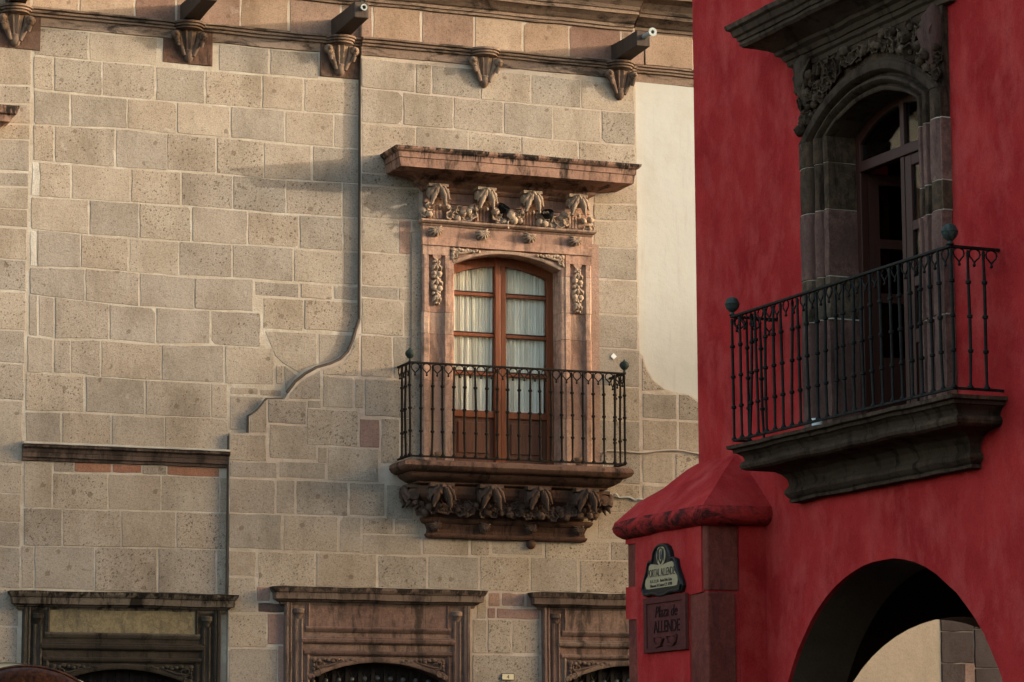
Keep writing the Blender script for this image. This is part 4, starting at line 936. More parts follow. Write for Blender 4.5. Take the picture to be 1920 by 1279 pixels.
# glazed double door with curtains
fd = empty('french_door', (0, 0, 0), parent=house)
YD = 0.10
def bar(name, x0, x1, z0, z1, y0, y1, mat=M_WOOD, bev=0.006): return part(name, MB().box(x0, x1, y0, y1, z0, z1), mat, fd, bevel=bev)
for s in (-1, 1):
    lo, hi = sorted((s*0.50, s*0.572)); bar('outer_stile', lo, hi, 4.82, 6.85, YD, YD+0.06)
    lo, hi = sorted((s*0.004, s*0.062)); bar('meeting_stile', lo, hi, 4.82, 6.95, YD-(0.02 if s < 0 else 0.0), YD+0.055)
    lo, hi = sorted((s*0.064, s*0.498)); zs = [5.375, 5.745, 6.135, 6.545]
    for z in zs[1:]:
        bar('glazing_bar', lo, hi, z-0.016, z+0.016, YD+0.005, YD+0.045); bar('glazing_bead', lo, hi, z+0.019, z+0.032, YD+0.015, YD+0.04, M_WOODD, 0.003)
    bar('lock_rail', lo, hi, 5.305, 5.375, YD, YD+0.05)
    bar('bottom_rail', lo, hi, 4.82, 4.90, YD+0.002, YD+0.05, M_WOODP)
    pn = bar('door_panel', lo, hi, 4.90, 5.305, YD+0.022, YD+0.045, M_WOODP); 
    part('raised_panel', MB().box(lo+0.05, hi-0.05, YD+0.008, YD+0.0225, 4.95, 5.26), M_WOODP, fd, bevel=0.012)
    for k, z in enumerate(zs):
        z1 = (zs+[6.84])[k+1]; part('pane', MB().box(lo, hi, YD+0.024, YD+0.028, z+0.014, z1-0.014), M_GLASS, fd)
    cv = MB(); n = 110; vs = []; rr = random.Random(60+s); ph = rr.random()*6
    for i in range(n+1):
        x = lo-0.005+(hi-lo+0.01)*i/n; u = i/n*2*math.pi
        for z in (5.33, 5.7, 6.1, 6.5, 6.86):
            dr = (6.86-z)*0.012; f = math.sin(u*15+ph+1.3*math.sin(u*2.3+z*0.7))*0.014+math.sin(u*6.3+ph*2+z)*0.007
            vs.append((x+dr*math.sin(u*3+z), YD+0.055+f, z))
    cv.add(vs, [(i*5+j, (i+1)*5+j, (i+1)*5+j+1, i*5+j+1) for i in range(n) for j in range(4)])
    part('curtain', cv, M_CURT, fd, smooth=80)
ro, ri = 1.32, 1.225
hp = [(ro*math.sin(R(-26+52*k/16)), cz+ro*math.cos(R(-26+52*k/16))) for k in range(17)]+[(ri*math.sin(R(26-52*k/16)), cz+ri*math.cos(R(26-52*k/16))) for k in range(17)]
part('door_head', MB().plate(hp, [], YD-0.004, YD+0.058), M_WOOD, fd)

# ------------------------------------------------------------------ the stone house balcony
bal = empty('balcony', (0, -BAY, 0), parent=house)
SL = [(0.10,4.52),(0.16,4.545),(0.20,4.565),(0.27,4.585),(0.275,4.60),(0.315,4.615),(0.365,4.645),(0.385,4.668),(0.385,4.68),(0.415,4.682),(0.455,4.702),(0.475,4.735),(0.468,4.768),(0.445,4.788),(0.41,4.795),(0.0,4.805)]
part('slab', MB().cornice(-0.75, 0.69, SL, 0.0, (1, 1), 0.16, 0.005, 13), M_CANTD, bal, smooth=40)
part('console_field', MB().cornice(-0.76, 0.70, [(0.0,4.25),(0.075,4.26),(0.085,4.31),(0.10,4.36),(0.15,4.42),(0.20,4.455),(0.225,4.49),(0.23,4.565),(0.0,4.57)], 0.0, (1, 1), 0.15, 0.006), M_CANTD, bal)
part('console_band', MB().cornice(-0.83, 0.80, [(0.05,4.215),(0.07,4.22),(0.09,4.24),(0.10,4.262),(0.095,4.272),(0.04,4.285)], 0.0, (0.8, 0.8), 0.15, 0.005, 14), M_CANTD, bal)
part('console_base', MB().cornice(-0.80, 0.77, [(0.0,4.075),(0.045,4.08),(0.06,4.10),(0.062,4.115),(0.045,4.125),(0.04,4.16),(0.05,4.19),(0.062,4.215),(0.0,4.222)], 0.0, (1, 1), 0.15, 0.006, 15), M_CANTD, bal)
for k, x in enumerate((-0.78, -0.275, 0.215, 0.72)):
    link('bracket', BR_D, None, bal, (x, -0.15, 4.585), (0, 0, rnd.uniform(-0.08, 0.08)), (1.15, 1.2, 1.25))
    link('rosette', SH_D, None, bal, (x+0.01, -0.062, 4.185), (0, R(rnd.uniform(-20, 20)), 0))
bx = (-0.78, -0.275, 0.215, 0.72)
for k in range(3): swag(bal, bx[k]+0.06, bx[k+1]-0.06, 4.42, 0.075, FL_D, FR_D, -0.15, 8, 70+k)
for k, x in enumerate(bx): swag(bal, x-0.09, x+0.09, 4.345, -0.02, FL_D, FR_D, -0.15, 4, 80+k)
# side consoles turned outward under the slab ends
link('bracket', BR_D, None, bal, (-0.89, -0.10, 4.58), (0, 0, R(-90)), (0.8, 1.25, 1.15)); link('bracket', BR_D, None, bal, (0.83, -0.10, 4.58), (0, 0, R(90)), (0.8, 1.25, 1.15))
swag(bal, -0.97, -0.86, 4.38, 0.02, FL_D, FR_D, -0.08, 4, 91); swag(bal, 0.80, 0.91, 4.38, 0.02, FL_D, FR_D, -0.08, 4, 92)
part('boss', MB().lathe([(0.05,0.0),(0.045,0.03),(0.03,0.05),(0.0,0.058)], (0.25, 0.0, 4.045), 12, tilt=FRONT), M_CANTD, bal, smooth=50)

def m_baluster(h, r=0.0115, n=8, bend=0.0, ph=0.0):
    p = [(r*1.9, 0.0), (r*1.9, 0.012), (r*1.1, 0.022), (r*0.85, 0.04)]
    for t in (0.27, 0.52, 0.77):
        z = h*t; p += [(r, z-0.014), (r*1.75, z-0.008), (r*1.75, z+0.008), (r, z+0.014)]
    p += [(r*0.85, h*0.93), (r*1.15, h-0.02), (r*0.8, h)]
    b = MB().lathe(p, n=n)
    b.v = [(x+bend*math.sin(math.pi*z/h)*math.cos(ph+2.2*z), y+bend*0.7*math.sin(math.pi*z/h)*math.sin(ph+3.1*z), z) for x, y, z in b.v]
    return b.mesh('baluster', 50)
def m_loop(w=0.042, h=0.115, r=0.0062):
    b = MB()
    for s in (-1, 1):
        b.tube([(s*w*0.35, 0, 0.0), (s*w*0.85, 0, -h*0.10), (s*w, 0, -h*0.28), (s*w*0.85, 0, -h*0.47), (s*w*0.4, 0, -h*0.62), (s*w*0.12, 0, -h*0.74)], r, 6)
    b.tube([(0, 0, -h*0.70), (0, 0, -h*0.92)], [r*1.1, r*1.2], 6); b.blob((0, 0, -h*0.95), r*1.9, 8, 6)
    return b.mesh('loop', 50)
def railing(root, x0, x1, zb, zt, out, nf, ns, mat, finial, tilt=0.006, ends=0.0):
    """iron railing: front from x0 to x1 at distance out, two returns to the wall"""
    h = zt-zb; bms = [m_baluster(h-0.012, 0.0115, 8, bd, k*1.9) for k, bd in enumerate((0.002, 0.006, 0.009, 0.004, 0.012))]; lp = m_loop(); [q.materials.append(mat) for q in bms]; lp.materials.append(mat)
    tb = MB().box(x0-0.012, x1+0.012, -out-0.016, -out+0.016, zt-0.006, zt+0.014)
    tb.box(x0-0.012, x0+0.018, -out+0.016, -ends, zt-0.006, zt+0.014); tb.box(x1-0.018, x1+0.012, -out+0.016, -ends, zt-0.006, zt+0.014)
    part('handrail', tb, mat, root, bevel=0.004)
    bb = MB().box(x0-0.008, x1+0.008, -out-0.011, -out+0.011, zb-0.012, zb+0.006)
    bb.box(x0-0.008, x0+0.012, -out+0.011, -ends, zb-0.012, zb+0.006); bb.box(x1-0.012, x1+0.008, -out+0.011, -ends, zb-0.012, zb+0.006)
    part('bottom_rail', bb, mat, root, bevel=0.003)
    pos = [(x0+(x1-x0)*k/nf, -out, 0) for k in range(nf+1)]
    for xx in (x0, x1): pos += [(xx, -out+(out-ends)*k/ns, 1) for k in range(1, ns)]
    for x, y, sd_ in pos: link('baluster', bms[rnd.randrange(5)], None, root, (x, y, zb), (rnd.gauss(0, tilt), rnd.gauss(0, tilt), rnd.random()*3))
    for k in range(nf): link('loop', lp, None, root, (x0+(x1-x0)*(k+0.5)/nf, -out, zt-0.004), (rnd.gauss(0, 0.05), rnd.gauss(0, 0.03), 0))
    for xx in (x0, x1):
        for k in range(ns): link('loop', lp, None, root, (xx, -out+(out-ends)*(k+0.5)/ns, zt-0.004), (0, rnd.gauss(0, 0.05), R(90)))
    for xx in (x0, x1): part('finial', MB().lathe(finial, (0, 0, 0), 16), M_BRONZE, root, (xx, -out, zt+0.012), smooth=40)
railing(bal, -1.135, 1.12, 4.835, 5.735, 0.36, 20, 3, M_IRON, [(0.020,0.0),(0.012,0.012),(0.012,0.03),(0.022,0.034),(0.030,0.040),(0.046,0.062),(0.050,0.080),(0.044,0.098),(0.030,0.112),(0.014,0.12),(0.006,0.135),(0.0,0.138)])

# ------------------------------------------------------------------ the red house (own frame: x along its front towards the viewer, -y out to the street)
COR = (-0.418, -5.430, 0.0); RA = R(-87.7)
red = empty('red_house', COR, RA)
tag(red, 'deep red plastered arcade house with dark stone balcony window and corner pier', 'house')
AX, AZ, AR = 2.82, 1.61, 1.65
ARCH = [(AX+AR, 0.02)]+[(AX+AR*math.cos(R(180*k/36)), AZ+AR*math.sin(R(180*k/36))) for k in range(37)]+[(AX-AR, 0.02)]
rj = random.Random(3); ARCH = [ARCH[0]]+[(x+rj.uniform(-0.006, 0.006), z+rj.uniform(-0.005, 0.005)) for x, z in ARCH[1:-1]]+[ARCH[-1]]
WC, WHW, WZS = 2.865, 0.635, 6.46
def seg_arc(cx, hw, zs, rise, n=24):
    rad = (hw*hw+rise*rise)/(2*rise); cz_ = zs+rise-rad; a = math.asin(min(1, hw/rad))
    return [(cx-rad*math.sin(a-2*a*k/n), cz_+rad*math.cos(a-2*a*k/n)) for k in range(n+1)]
RHOLE = [(WC+WHW+0.04, 4.20)]+seg_arc(WC, WHW+0.04, WZS, 0.215)[::-1]+[(WC-WHW-0.04, 4.20)]
part('front_wall', MB().plate([(0, -0.3), (9.5, -0.3), (9.5, 9.2), (0, 9.2)], [ARCH, RHOLE], 0.0, 0.5), M_RED, red)
part('arch_soffit', MB().arch(AX, AZ, [(AR-0.010,-0.03),(AR-0.010,-0.503)], 180, 0, 40).box(AX-AR-0.1, AX-AR+0.006, 0.02, 0.503, 0.0, AZ).box(AX+AR-0.006, AX+AR+0.1, 0.02, 0.503, 0.0, AZ), M_SHADEIN, red, smooth=40)  # dark liner over the red opening sides, standing in for their shade
eh = [(2.14+1.29, 0.02)]+[(2.14+1.29*math.cos(R(180*k/30)), 1.74+1.29*math.sin(R(180*k/30))) for k in range(31)]+[(2.14-1.29, 0.02)]
part('end_wall', MB().plate([(0.501, -0.3), (4.2, -0.3), (4.2, 9.19), (0.501, 9.19)], [eh], -0.5, -0.1), M_SHADEIN, red, rot=(0, 0, R(90)))
part('back_wall', MB().box(0.505, 9.495, 3.8, 4.195, -0.3, 9.18), M_SHADEIN, red)
part('end_wall', MB().box(9.1, 9.49, 0.505, 3.795, -0.3, 9.18), M_SHADEIN, red)
part('arcade_ceiling', MB().box(0.505, 9.095, 0.505, 3.795, 3.55, 4.0), M_SHADEIN, red)
part('roof', MB().box(0.505, 9.095, 0.505, 3.795, 8.8, 9.15), M_SHADEIN, red)
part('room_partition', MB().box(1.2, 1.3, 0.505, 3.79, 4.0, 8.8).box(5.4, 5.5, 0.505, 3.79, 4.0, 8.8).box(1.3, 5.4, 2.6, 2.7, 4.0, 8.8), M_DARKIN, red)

# window surround of dark blocks
rs = empty('window_surround', parent=red); rs['label'] = 'soot-dark moulded stone window surround under a heavy cornice'
RP = [(0.0,-0.24),(0.0,0.042),(0.015,0.052),(0.045,0.055),(0.062,0.026),(0.075,0.024),(0.095,0.062),(0.125,0.080),(0.155,0.072),(0.175,0.030),(0.20,0.028),(0.215,0.070),(0.24,0.092),(0.285,0.098),(0.325,0.094),(0.34,0.080),(0.36,0.080),(0.36,0.0)]
for s in (-1, 1):
    pr = [(WC+s*(WHW+t), o) for t, o in RP]; pr = pr if s > 0 else pr[::-1]
    bl = [(4.215,5.08,'p'),(5.08,5.40,'b'),(5.40,5.905,'p'),(5.905,6.26,'b'),(6.26,6.46,'b')] if s < 0 else [(4.215,4.86,'p'),(4.86,5.59,'p'),(5.59,5.80,'b'),(5.80,6.24,'p'),(6.24,6.46,'b')]
    for k, (a, b, m) in enumerate(bl):
        part('jamb_block', MB().sweep_z(pr, a+0.006, b-0.002, 0.12, 0.009, k*3+s), M_PURP if m == 'p' else M_BLK, rs, (rnd.uniform(-0.006, 0.006), rnd.uniform(-0.008, 0.004), 0), smooth=40)
        if k: part('mortar_joint', MB().sweep_z([(x, o-0.006) for x, o in pr], a-0.003, a+0.007, 1), M_LIME, rs)
ar = MB(); m_ = len(RP); NA = 30; rows = [seg_arc(WC, WHW+t, WZS, 0.17+0.64*t, NA) for t, o in RP]; vs = []
for k in range(NA+1):
    for j, (t, o) in enumerate(RP):
        p = Vector((rows[j][k][0], -o, rows[j][k][1])); p += mnoise.noise_vector(p*4)*0.006; vs.append(tuple(p))
ar.add(vs, [(k*m_+j, (k+1)*m_+j, (k+1)*m_+j+1, k*m_+j+1) for k in range(NA) for j in range(m_-1)])
part('arch_moulding', ar, M_BLK, rs, smooth=40)
sp_ = seg_arc(WC, WHW+0.35, WZS, 0.17+0.64*0.35, 24)
part('spandrel_field', MB().plate([(WC-1.0, WZS)]+sp_+[(WC+1.0, WZS), (WC+1.0, 7.07), (WC-1.0, 7.07)], [], -0.045, 0.0), M_BLK, rs)
FL_B = [m.copy() for m in ME_FLOWER]; FR_B = [m.copy() for m in ME_FRUIT]
for m in FL_B+FR_B: m.materials.append(M_BLK)
rr = random.Random(5)
for k in range(40):
    t = k/39; x = WC-0.94+1.88*t; d = abs(2*t-1); zlo = WZS+(0.17+0.64*0.36)*(1-d*d)+0.05
    for j in range(1+int(d*3.6)):
        z = zlo+0.05+j*0.10+rr.uniform(-0.02, 0.02)
        if z > 7.03: continue
        q = rr.random(); sc = rr.uniform(0.9, 1.4)
        link('flower' if q < 0.6 else 'fruit', (FL_B if q < 0.6 else FR_B)[rr.randrange(2)], None, rs, (x+rr.uniform(-0.02, 0.02), -0.045-rr.uniform(0.0, 0.03), z), (rr.uniform(-0.4, 0.4), rr.uniform(-3, 3), rr.uniform(-0.5, 0.5)), (sc, sc*1.1, sc))
for s in (-1, 1):
    hb = MB(); hb.tube([(0, -0.05, 0.50), (s*0.02, -0.10, 0.40), (s*0.03, -0.11, 0.25), (0, -0.07, 0.08), (-s*0.03, -0.05, 0.0)], [0.05, 0.085, 0.075, 0.05, 0.03], 9)
    for k in range(6): hb.tube([(-0.07+0.028*k, -0.10, 0.44), (-0.06+0.025*k, -0.17, 0.30), (-0.03+0.012*k, -0.12, 0.08)], [0.010, 0.016, 0.008], 6)
    part('cornucopia', hb, M_BLK if s < 0 else M_PURP, rs, (WC+s*0.89, 0.035, 6.66 if s < 0 else 6.56), smooth=60)
RC = [(0.03,7.045),(0.055,7.05),(0.06,7.085),(0.085,7.10),(0.09,7.13),(0.105,7.135),(0.12,7.17),(0.155,7.19),(0.16,7.215),(0.20,7.235),(0.30,7.275),(0.335,7.285),(0.355,7.305),(0.35,7.33),(0.365,7.335),(0.37,7.365),(0.39,7.375),(0.405,7.415),(0.43,7.43),(0.44,7.465),(0.0,7.53)]
part('cornice', MB().cornice(1.815, 3.915, RC, 0.0, (1, 1), 0.12, 0.010, 31), M_BLK, rs)

# glazed doors, one leaf standing open
gd = empty('glazed_door', parent=red)
YG = 0.20
def gbar(name, x0, x1, z0, z1, y0=YG, y1=YG+0.06, mat=M_WOODD, par=None): return part(name, MB().box(x0, x1, y0, y1, z0, z1), mat, par or gd, bevel=0.005)
gbar('frame_stile', WC-0.65, WC-0.57, 4.22, 6.50); gbar('frame_stile', WC+0.57, WC+0.65, 4.22, 6.50)
gbar('transom', WC-0.57, WC+0.57, 6.185, 6.265, YG-0.01); gbar('fanlight_post', WC+0.0, WC+0.055, 6.266, 6.66)
gbar('centre_post', WC-0.005, WC+0.045, 4.22, 6.184)
hd_ = seg_arc(WC, 0.66, 6.46, 0.20, 16); hi_ = seg_arc(WC, 0.57, 6.40, 0.18, 16)[::-1]
part('arched_head', MB().plate(hd_+hi_, [], YG+0.002, YG+0.058), M_WOODD, gd)
for a, b in ((WC-0.57, WC), (WC+0.056, WC+0.57)): part('fanlight_pane', MB().box(a, b, YG+0.025, YG+0.031, 6.267, 6.62), M_GLASSG, gd)
lx0, lx1 = WC+0.05, WC+0.565
gbar('leaf_stile', lx0, lx0+0.085, 4.23, 6.18, YG+0.004); gbar('leaf_stile', lx1-0.085, lx1, 4.23, 6.18, YG+0.004)
for z0, z1 in ((4.23, 4.32), (4.80, 4.90), (5.21, 5.28), (5.62, 5.69), (6.10, 6.18)): gbar('leaf_rail', lx0+0.086, lx1-0.086, z0, z1, YG+0.006)
gbar('leaf_panel', lx0+0.086, lx1-0.086, 4.32, 4.80, YG+0.022, YG+0.042)
for z0, z1 in ((4.90, 5.21), (5.28, 5.62), (5.69, 6.10)): part('pane', MB().box(lx0+0.086, lx1-0.086, YG+0.026, YG+0.032, z0, z1), M_GLASSG, gd)
lf = MB()
lf.box(0, 0.085, 0, 0.05, 4.23, 6.18); lf.box(0.43, 0.515, 0, 0.05, 4.23, 6.18)
for z0, z1 in ((4.23, 4.80), (5.21, 5.28), (5.62, 5.69), (6.10, 6.18)): lf.box(0.085, 0.43, 0.002, 0.048, z0, z1)
op = part('open_leaf', lf, M_WOODD, gd, (WC-0.565, YG+0.06, 0), (0, 0, R(82)))
part('pane', MB().box(0.085, 0.43, 0.024, 0.029, 4.80, 6.10), M_GLASSG, op)

# balcony of the red house
rb_ = empty('balcony', parent=red)
RS = [(0.05,3.772),(0.085,3.775),(0.088,3.795),(0.075,3.80),(0.095,3.815),(0.115,3.84),(0.112,3.865),(0.092,3.885),(0.085,3.90),(0.095,3.945),(0.13,3.985),(0.19,4.012),(0.28,4.022),(0.325,4.025),(0.352,4.04),(0.362,4.063),(0.352,4.088),(0.335,4.098),(0.335,4.108),(0.345,4.13),(0.375,4.155),(0.395,4.16),(0.398,4.182),(0.43,4.19),(0.432,4.215),(0.0,4.225)]
part('slab', MB().cornice(1.725, 4.035, RS, 0.0, (1, 1), 0.10, 0.010, 41), M_BLK, rb_)
railing(rb_, 1.335, 4.415, 4.262, 5.205, 0.385, 24, 3, M_IRONG, [(0.020,0.0),(0.028,0.006),(0.015,0.016),(0.013,0.028),(0.026,0.034),(0.045,0.053),(0.054,0.075),(0.0555,0.085),(0.058,0.087),(0.058,0.093),(0.0555,0.095),(0.053,0.104),(0.043,0.126),(0.024,0.141),(0.0,0.146)], 0.011)

# corner pier with coping and quoins
pr_ = empty('corner_pier', parent=red); pr_['label'] = 'red plastered corner pier with hipped coping and worn stone quoins'
part('pier_core', MB().box(-0.30, 1.07, -0.488, -0.001, -0.3, 3.70).box(-0.30, -0.001, 0.0, 0.45, -0.3, 3.70), M_RED, pr_)
part('plaster_skin', MB().plate([(-0.31,3.70),(-0.31,3.60),(-0.13,3.595),(-0.135,3.25),(-0.31,3.255),(-0.315,3.0),(-0.12,2.99),(-0.11,2.55),(-0.12,-0.28),(0.79,-0.28),(0.80,2.6),(0.80,3.125),(0.90,3.128),(1.012,3.135),(1.008,3.4),(1.012,3.70)], [], -0.512, -0.487), M_RED, pr_)
part('plaster_skin', MB().box(1.069, 1.088, -0.225, -0.001, -0.28, 3.69), M_RED, pr_)
def qblock(x0, x1, y0, y1, z0, z1):
    b = MB().box(x0, x1, y0, y1, z0, z1); o = part('quoin', b, M_QUOIN, pr_, bevel=0.014); return o
qblock(0.86, 1.083, -0.499, -0.23, 3.142, 3.695); qblock(0.60, 1.086, -0.502, -0.26, 2.32, 3.132); qblock(0.75, 1.08, -0.5, -0.23, 1.5, 2.31); qblock(0.62, 1.085, -0.5, -0.25, 0.0, 1.49)
qblock(-0.305, -0.05, -0.497, -0.2, 3.24, 3.62); qblock(-0.303, -0.06, -0.498, -0.2, 2.45, 3.01); qblock(-0.305, -0.06, -0.498, -0.2, 1.2, 2.44)
COP = [(0.47,3.645),(0.53,3.65),(0.575,3.672),(0.60,3.71),(0.602,3.745),(0.585,3.785),(0.555,3.81),(0.42,3.925),(0.26,4.06),(0.10,4.185),(0.03,4.235),(0.0,4.245)]
part('coping', MB().cornice(0.02, 0.63, COP[5:], 0.0, (0.64, 0.97), 0.12, 0.018, 51), M_RED, pr_, smooth=38)
part('coping_lip', MB().cornice(0.02, 0.63, COP[:6], 0.0, (0.64, 0.97), 0.12, 0.018, 51), M_REDST, pr_, smooth=85)

# ------------------------------------------------------------------ signs
def text_mesh(body, size, sx=1.0, extr=0.002, align='CENTER', shear=0.0):
    c = bpy.data.curves.new('t', 'FONT'); c.body = body; c.size = size; c.align_x = align; c.extrude = extr; c.shear = shear
    o = bpy.data.objects.new('t', c); COL.objects.link(o); bpy.context.view_layer.update()
    me = bpy.data.meshes.new_from_object(o.evaluated_get(bpy.context.evaluated_depsgraph_get()))
    bpy.data.objects.remove(o); bpy.data.curves.remove(c)
    for v in me.vertices: v.co.x *= sx
    return me
def red_point(x, y, z): return (COR[0]+x*math.cos(RA)-y*math.sin(RA), COR[1]+x*math.sin(RA)+y*math.cos(RA), z)
sg = empty('street_sign', red_point(0.395, -0.513, 3.335), RA)
tag(sg, 'black framed cream tile street sign reading PORTAL ALLENDE on red pier', 'street sign')
half = [(0.0,0.215),(0.06,0.212),(0.115,0.19),(0.15,0.15),(0.165,0.10),(0.175,0.085),(0.215,0.092),(0.25,0.08),(0.262,0.045),(0.275,0.01),(0.31,-0.04),(0.345,-0.09),(0.36,-0.135),(0.335,-0.175),(0.27,-0.185),(0.19,-0.178),(0.12,-0.185),(0.06,-0.20),(0.0,-0.205)]
out_ = half+[(-x, z) for x, z in half[-2:0:-1]]
ch = [(0.0,0.045),(0.10,0.058),(0.18,0.065),(0.215,0.05),(0.225,0.0),(0.245,-0.03),(0.275,-0.055),(0.285,-0.09),(0.265,-0.125),(0.235,-0.128),(0.0,-0.128)]
cin = ch+[(-x, z) for x, z in ch[-2:0:-1]]
part('frame', MB().plate(out_, [], -0.030, 0.0), M_TFRAME, sg, bevel=0.008)
fr_ = MB(); n_ = len(out_)
fr_.tube([(x*0.93, -0.030, z*0.93+0.002) for x, z in out_]+[(out_[0][0]*0.93, -0.030, out_[0][1]*0.93+0.002)], 0.014, 7); part('frame_scroll', fr_, M_TFRAME, sg, smooth=60)
part('tile', MB().plate(cin, [], -0.034, -0.028), M_TILE, sg)
part('crest_plate', MB().lathe([(0.078,0.0),(0.078,0.008),(0.0,0.008)], (0, 0, 0), 24, tilt=FRONT), M_TILE, sg, (0, -0.028, 0.122), smooth=0)
part('crest', MB().plate([(0.0,0.062),(0.036,0.050),(0.044,0.01),(0.036,-0.035),(0.0,-0.072),(-0.036,-0.035),(-0.044,0.01),(-0.036,0.05)], [[(0.0,0.052),(0.028,0.042),(0.034,0.008),(0.027,-0.03),(0.0,-0.058),(-0.027,-0.03),(-0.034,0.008),(-0.028,0.042)]], -0.006, 0.0), M_INK, sg, (0, -0.0365, 0.125))
part('crest_charge', MB().blob((0, 0, 0), (0.018, 0.006, 0.034), 8, 6, 0.5, 3).blob((-0.055, 0, 0.0), (0.006, 0.004, 0.05), 6, 5).blob((0.055, 0, 0.0), (0.006, 0.004, 0.05), 6, 5), M_INK, sg, (0, -0.038, 0.125))
for body, z, size, sx in (('PORTAL ALLENDE', -0.038, 0.088, 0.66), ('R. A. T. E. N.   Barrio Dela Colon', -0.083, 0.034, 0.80), ('Manzana 14 Centro C.P. 37700', -0.118, 0.034, 0.88)):
    link('lettering', text_mesh(body, size, sx, 0.0015), M_INK, sg, (0, -0.0355, z), (R(90), 0, 0))
pq = empty('carved_plaque', red_point(0.43, -0.513, 2.925), RA)
tag(pq, 'dark red carved stone plaque reading Plaza de ALLENDE below the tile sign', 'plaque')
part('slab', MB().box(-0.365, 0.365, -0.022, 0.0, -0.215, 0.215), M_PLAQ, pq, bevel=0.006)
fq = MB().plate([(-0.365,-0.215),(0.365,-0.215),(0.365,0.215),(-0.365,0.215)], [[(-0.31,-0.18),(0.31,-0.18),(0.31,0.165),(-0.31,0.165)]], -0.034, -0.02)
part('border', fq, M_PLAQ, pq, bevel=0.005)
link('lettering', text_mesh('Plaza de', 0.125, 0.95, 0.003, shear=0.25), M_PLAQD, pq, (0.02, -0.024, 0.055), (R(90), 0, 0))
link('lettering', text_mesh('ALLENDE', 0.135, 0.80, 0.003), M_PLAQD, pq, (0.03, -0.024, -0.065), (R(90), 0, 0))
orn = MB().box(-0.20, 0.20, -0.034, -0.02, -0.10, -0.085)
for s in (-1, 1): orn.tube([(s*0.20, -0.026, -0.09), (s*0.19, -0.030, -0.14), (s*0.13, -0.030, -0.175), (s*0.06, -0.030, -0.16), (s*0.03, -0.03, -0.115), (s*0.0, -0.026, -0.10)], 0.014, 7); orn.blob((s*0.12, -0.024, -0.13), (0.045, 0.014, 0.032), 9, 6, 0.3, 2)
part('relief', orn, M_PLAQ, pq, smooth=50)
nb = empty('number_plate', (0.0, -BAY-0.012, 2.745)); tag(nb, 'small cream house number plate reading 4 between the two pink doorways', 'number plate')
part('border', MB().box(-0.068, 0.068, -0.006, 0.0, -0.034, 0.034), M_INK, nb, bevel=0.002); part('plate', MB().box(-0.060, 0.060, -0.0085, -0.004, -0.027, 0.027), M_NUM, nb)
link('numeral', text_mesh('4', 0.052, 1.1, 0.001), M_INK, nb, (0.0, -0.0095, -0.018), (R(90), 0, 0))

# ------------------------------------------------------------------ small things
POT = [(0.0,0.0),(0.034,0.0),(0.040,0.055),(0.047,0.058),(0.050,0.085),(0.043,0.086),(0.040,0.065),(0.0,0.062)]
for x, lab in ((-0.80, 'small terracotta pot at the left jamb on the stone balcony'), (0.665, 'small terracotta pot at the right jamb on the stone balcony')):
    o = part('flower_pot', MB().lathe(POT, n=16), M_TERRA, None, (x, -BAY-0.27, 4.802), smooth=40); tag(o, lab, 'pot', 'pots on the stone balcony')
o = part('cup', MB().lathe([(0.0,0.0),(0.030,0.0),(0.037,0.06),(0.038,0.075),(0.034,0.075),(0.030,0.012),(0.0,0.010)], n=16), M_CUPW, None, red_point(2.36, -0.25, 4.223), smooth=40); o.scale = (1.15, 1.15, 1.15)
tag(o, 'small white cup standing behind the rails of the red house balcony', 'cup')
def smooth_pts(p, n=6):
    out = []; p = [Vector(q) for q in p]
    for i in range(len(p)-1):
        a, b, c, d = p[max(i-1, 0)], p[i], p[i+1], p[min(i+2, len(p)-1)]
        for k in range(n):
            t = k/n; out.append(0.5*((2*b)+(c-a)*t+(2*a-5*b+4*c-d)*t*t+(3*b-a-3*c+d)*t*t*t))
    return out+[p[-1]]
Yc = -BAY-0.018
o = part('cable', MB().tube(smooth_pts([(1.03,Yc,4.80),(1.02,Yc,4.93),(1.06,Yc,5.0),(1.23,Yc,5.005),(1.45,Yc,5.0),(1.68,Yc,5.03),(1.85,Yc,5.04),(2.06,Yc,5.015),(2.5,Yc,5.0),(2.79,Yc,5.0)]), 0.009, 6), M_CABLE, None, smooth=60)
tag(o, 'pale brown cable running right along the wall from the stone balcony', 'cable', 'wall cables')
o = part('cable', MB().tube(smooth_pts([(0.98,Yc,4.56),(1.06,Yc-0.02,4.60),(1.12,Yc,4.555),(1.16,Yc-0.01,4.57),(1.20,Yc,4.54),(1.30,Yc,4.545),(1.37,Yc,4.52),(1.42,Yc,4.53),(1.7,Yc,4.49),(2.4,Yc,4.47)]), 0.010, 6), M_CABLEG, None, smooth=60)
tag(o, 'twisted grey cable below the right end of the stone balcony', 'cable', 'wall cables')
part('wall_tile', MB().plate([(0,-0.032),(0.032,0),(0,0.032),(-0.032,0)], [], -0.008, 0.0), M_CUPW, bay, (1.155, -BAY-0.008, 5.965))
def spotlight(x, z, ry, lab):
    e = empty('spotlight', (x, -BAY-0.10, 7.218)); tag(e, lab, 'spotlight', 'spotlights on the window ledge')
    T = Matrix.Rotation(ry, 3, 'Y') @ Matrix.Rotation(R(35), 3, 'X')
    part('housing', MB().lathe([(0.0,-0.055),(0.03,-0.05),(0.055,-0.02),(0.062,0.01),(0.066,0.03),(0.058,0.034),(0.052,0.02),(0.0,0.012)], (0, -0.02, z), 16, tilt=T), M_BLACKM, e, smooth=40)
    part('stem', MB().tube([(0, 0, 0.0), (0, -0.005, z*0.6), (0, -0.02, z-0.03)], 0.012, 8).box(-0.03, 0.03, -0.03, 0.03, 0.0, 0.008), M_BLACKM, e)
spotlight(-0.075, 0.155, R(25), 'glossy black spotlight among the flowers beside the second bracket')
spotlight(0.40, 0.13, R(-20), 'dull black spotlight among the flowers beside the third bracket')

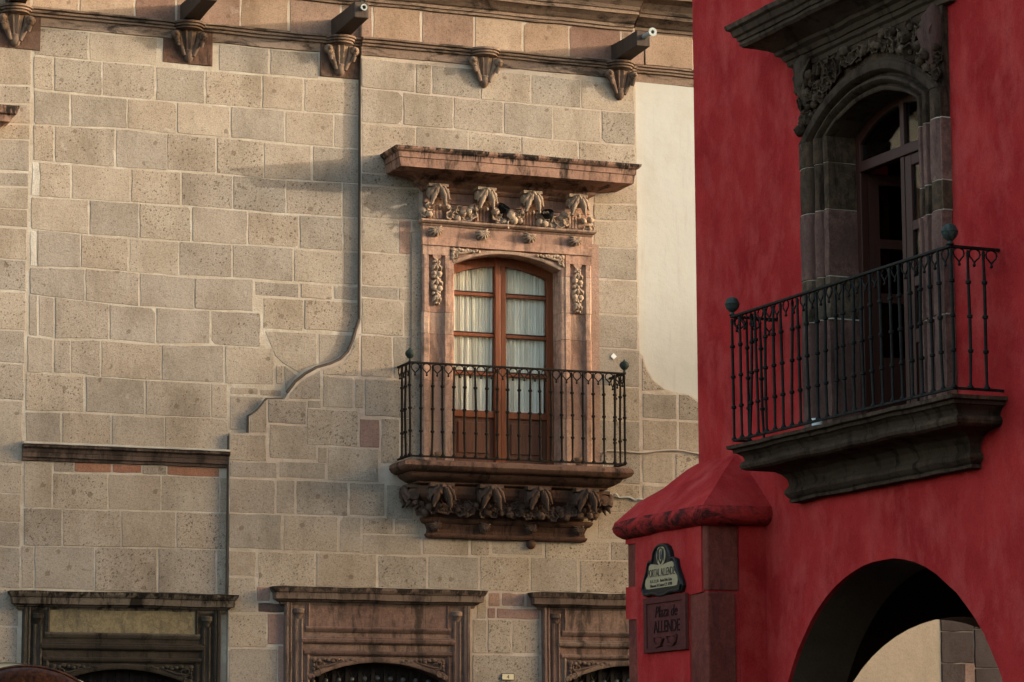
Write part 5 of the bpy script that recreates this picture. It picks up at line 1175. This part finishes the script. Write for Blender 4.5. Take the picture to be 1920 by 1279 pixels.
# lacquered canopy whose top shows in the lower left corner
cn = empty('canopy', (-7.62, -14.17, 0.0), R(-21)); tag(cn, 'dark lacquered barrel canopy with pale hood edge in the lower left corner', 'canopy')
def vault(rad, y0, y1, cx, cz_, bulge=0.0, n=30, m=8):
    b = MB(); vs = []
    for j in range(m+1):
        t = j/m; y = y0+(y1-y0)*t; r = rad*(1.0-bulge*(2*t-1)**2)
        for k in range(n+1): a = math.pi*k/n; vs.append((cx+r*math.cos(a), y, cz_+r*math.sin(a)))
    b.add(vs, [(j*(n+1)+k, j*(n+1)+k+1, (j+1)*(n+1)+k+1, (j+1)*(n+1)+k) for j in range(m) for k in range(n)]); return b
def dome(rad, depth, cx, cz_, n=30, m=10):
    b = MB(); vs = []
    for j in range(m+1):
        t = math.pi/2*j/m
        for k in range(n+1): a = math.pi*k/n; vs.append((cx+rad*math.sin(t)*math.cos(a), -depth*math.cos(t), cz_+rad*math.sin(t)*math.sin(a)))
    b.add(vs, [(j*(n+1)+k, j*(n+1)+k+1, (j+1)*(n+1)+k+1, (j+1)*(n+1)+k) for j in range(m) for k in range(n)]); return b
part('front_panel', dome(0.415, 0.16, 0.0, 1.755), M_CANOPY, cn, smooth=60)
part('rim', MB().tube([(0.415*math.cos(math.pi*k/30), 0.0, 1.755+0.415*math.sin(math.pi*k/30)) for k in range(31)], 0.010, 6), M_CANOPY, cn, smooth=60)
part('hood', vault(0.40, 0.02, 0.9, -0.08, 1.79), M_CANVAS, cn, smooth=60)
part('hood_end', MB().plate([(-0.08+0.40*math.cos(math.pi*k/24), 1.79+0.40*math.sin(math.pi*k/24)) for k in range(25)], [], 0.03, 0.05), M_CANVAS, cn)
for x, y in ((-0.38, 0.06), (0.33, 0.06), (-0.42, 0.85), (0.29, 0.85)): part('post', MB().lathe([(0.03,0.0),(0.022,0.05),(0.022,1.80),(0.03,1.82)], n=10), M_CANOPY, cn, (x, y, 0))
part('tray', MB().box(-0.42, 0.33, 0.03, 0.9, 0.75, 0.82), M_CANOPY, cn, bevel=0.01)
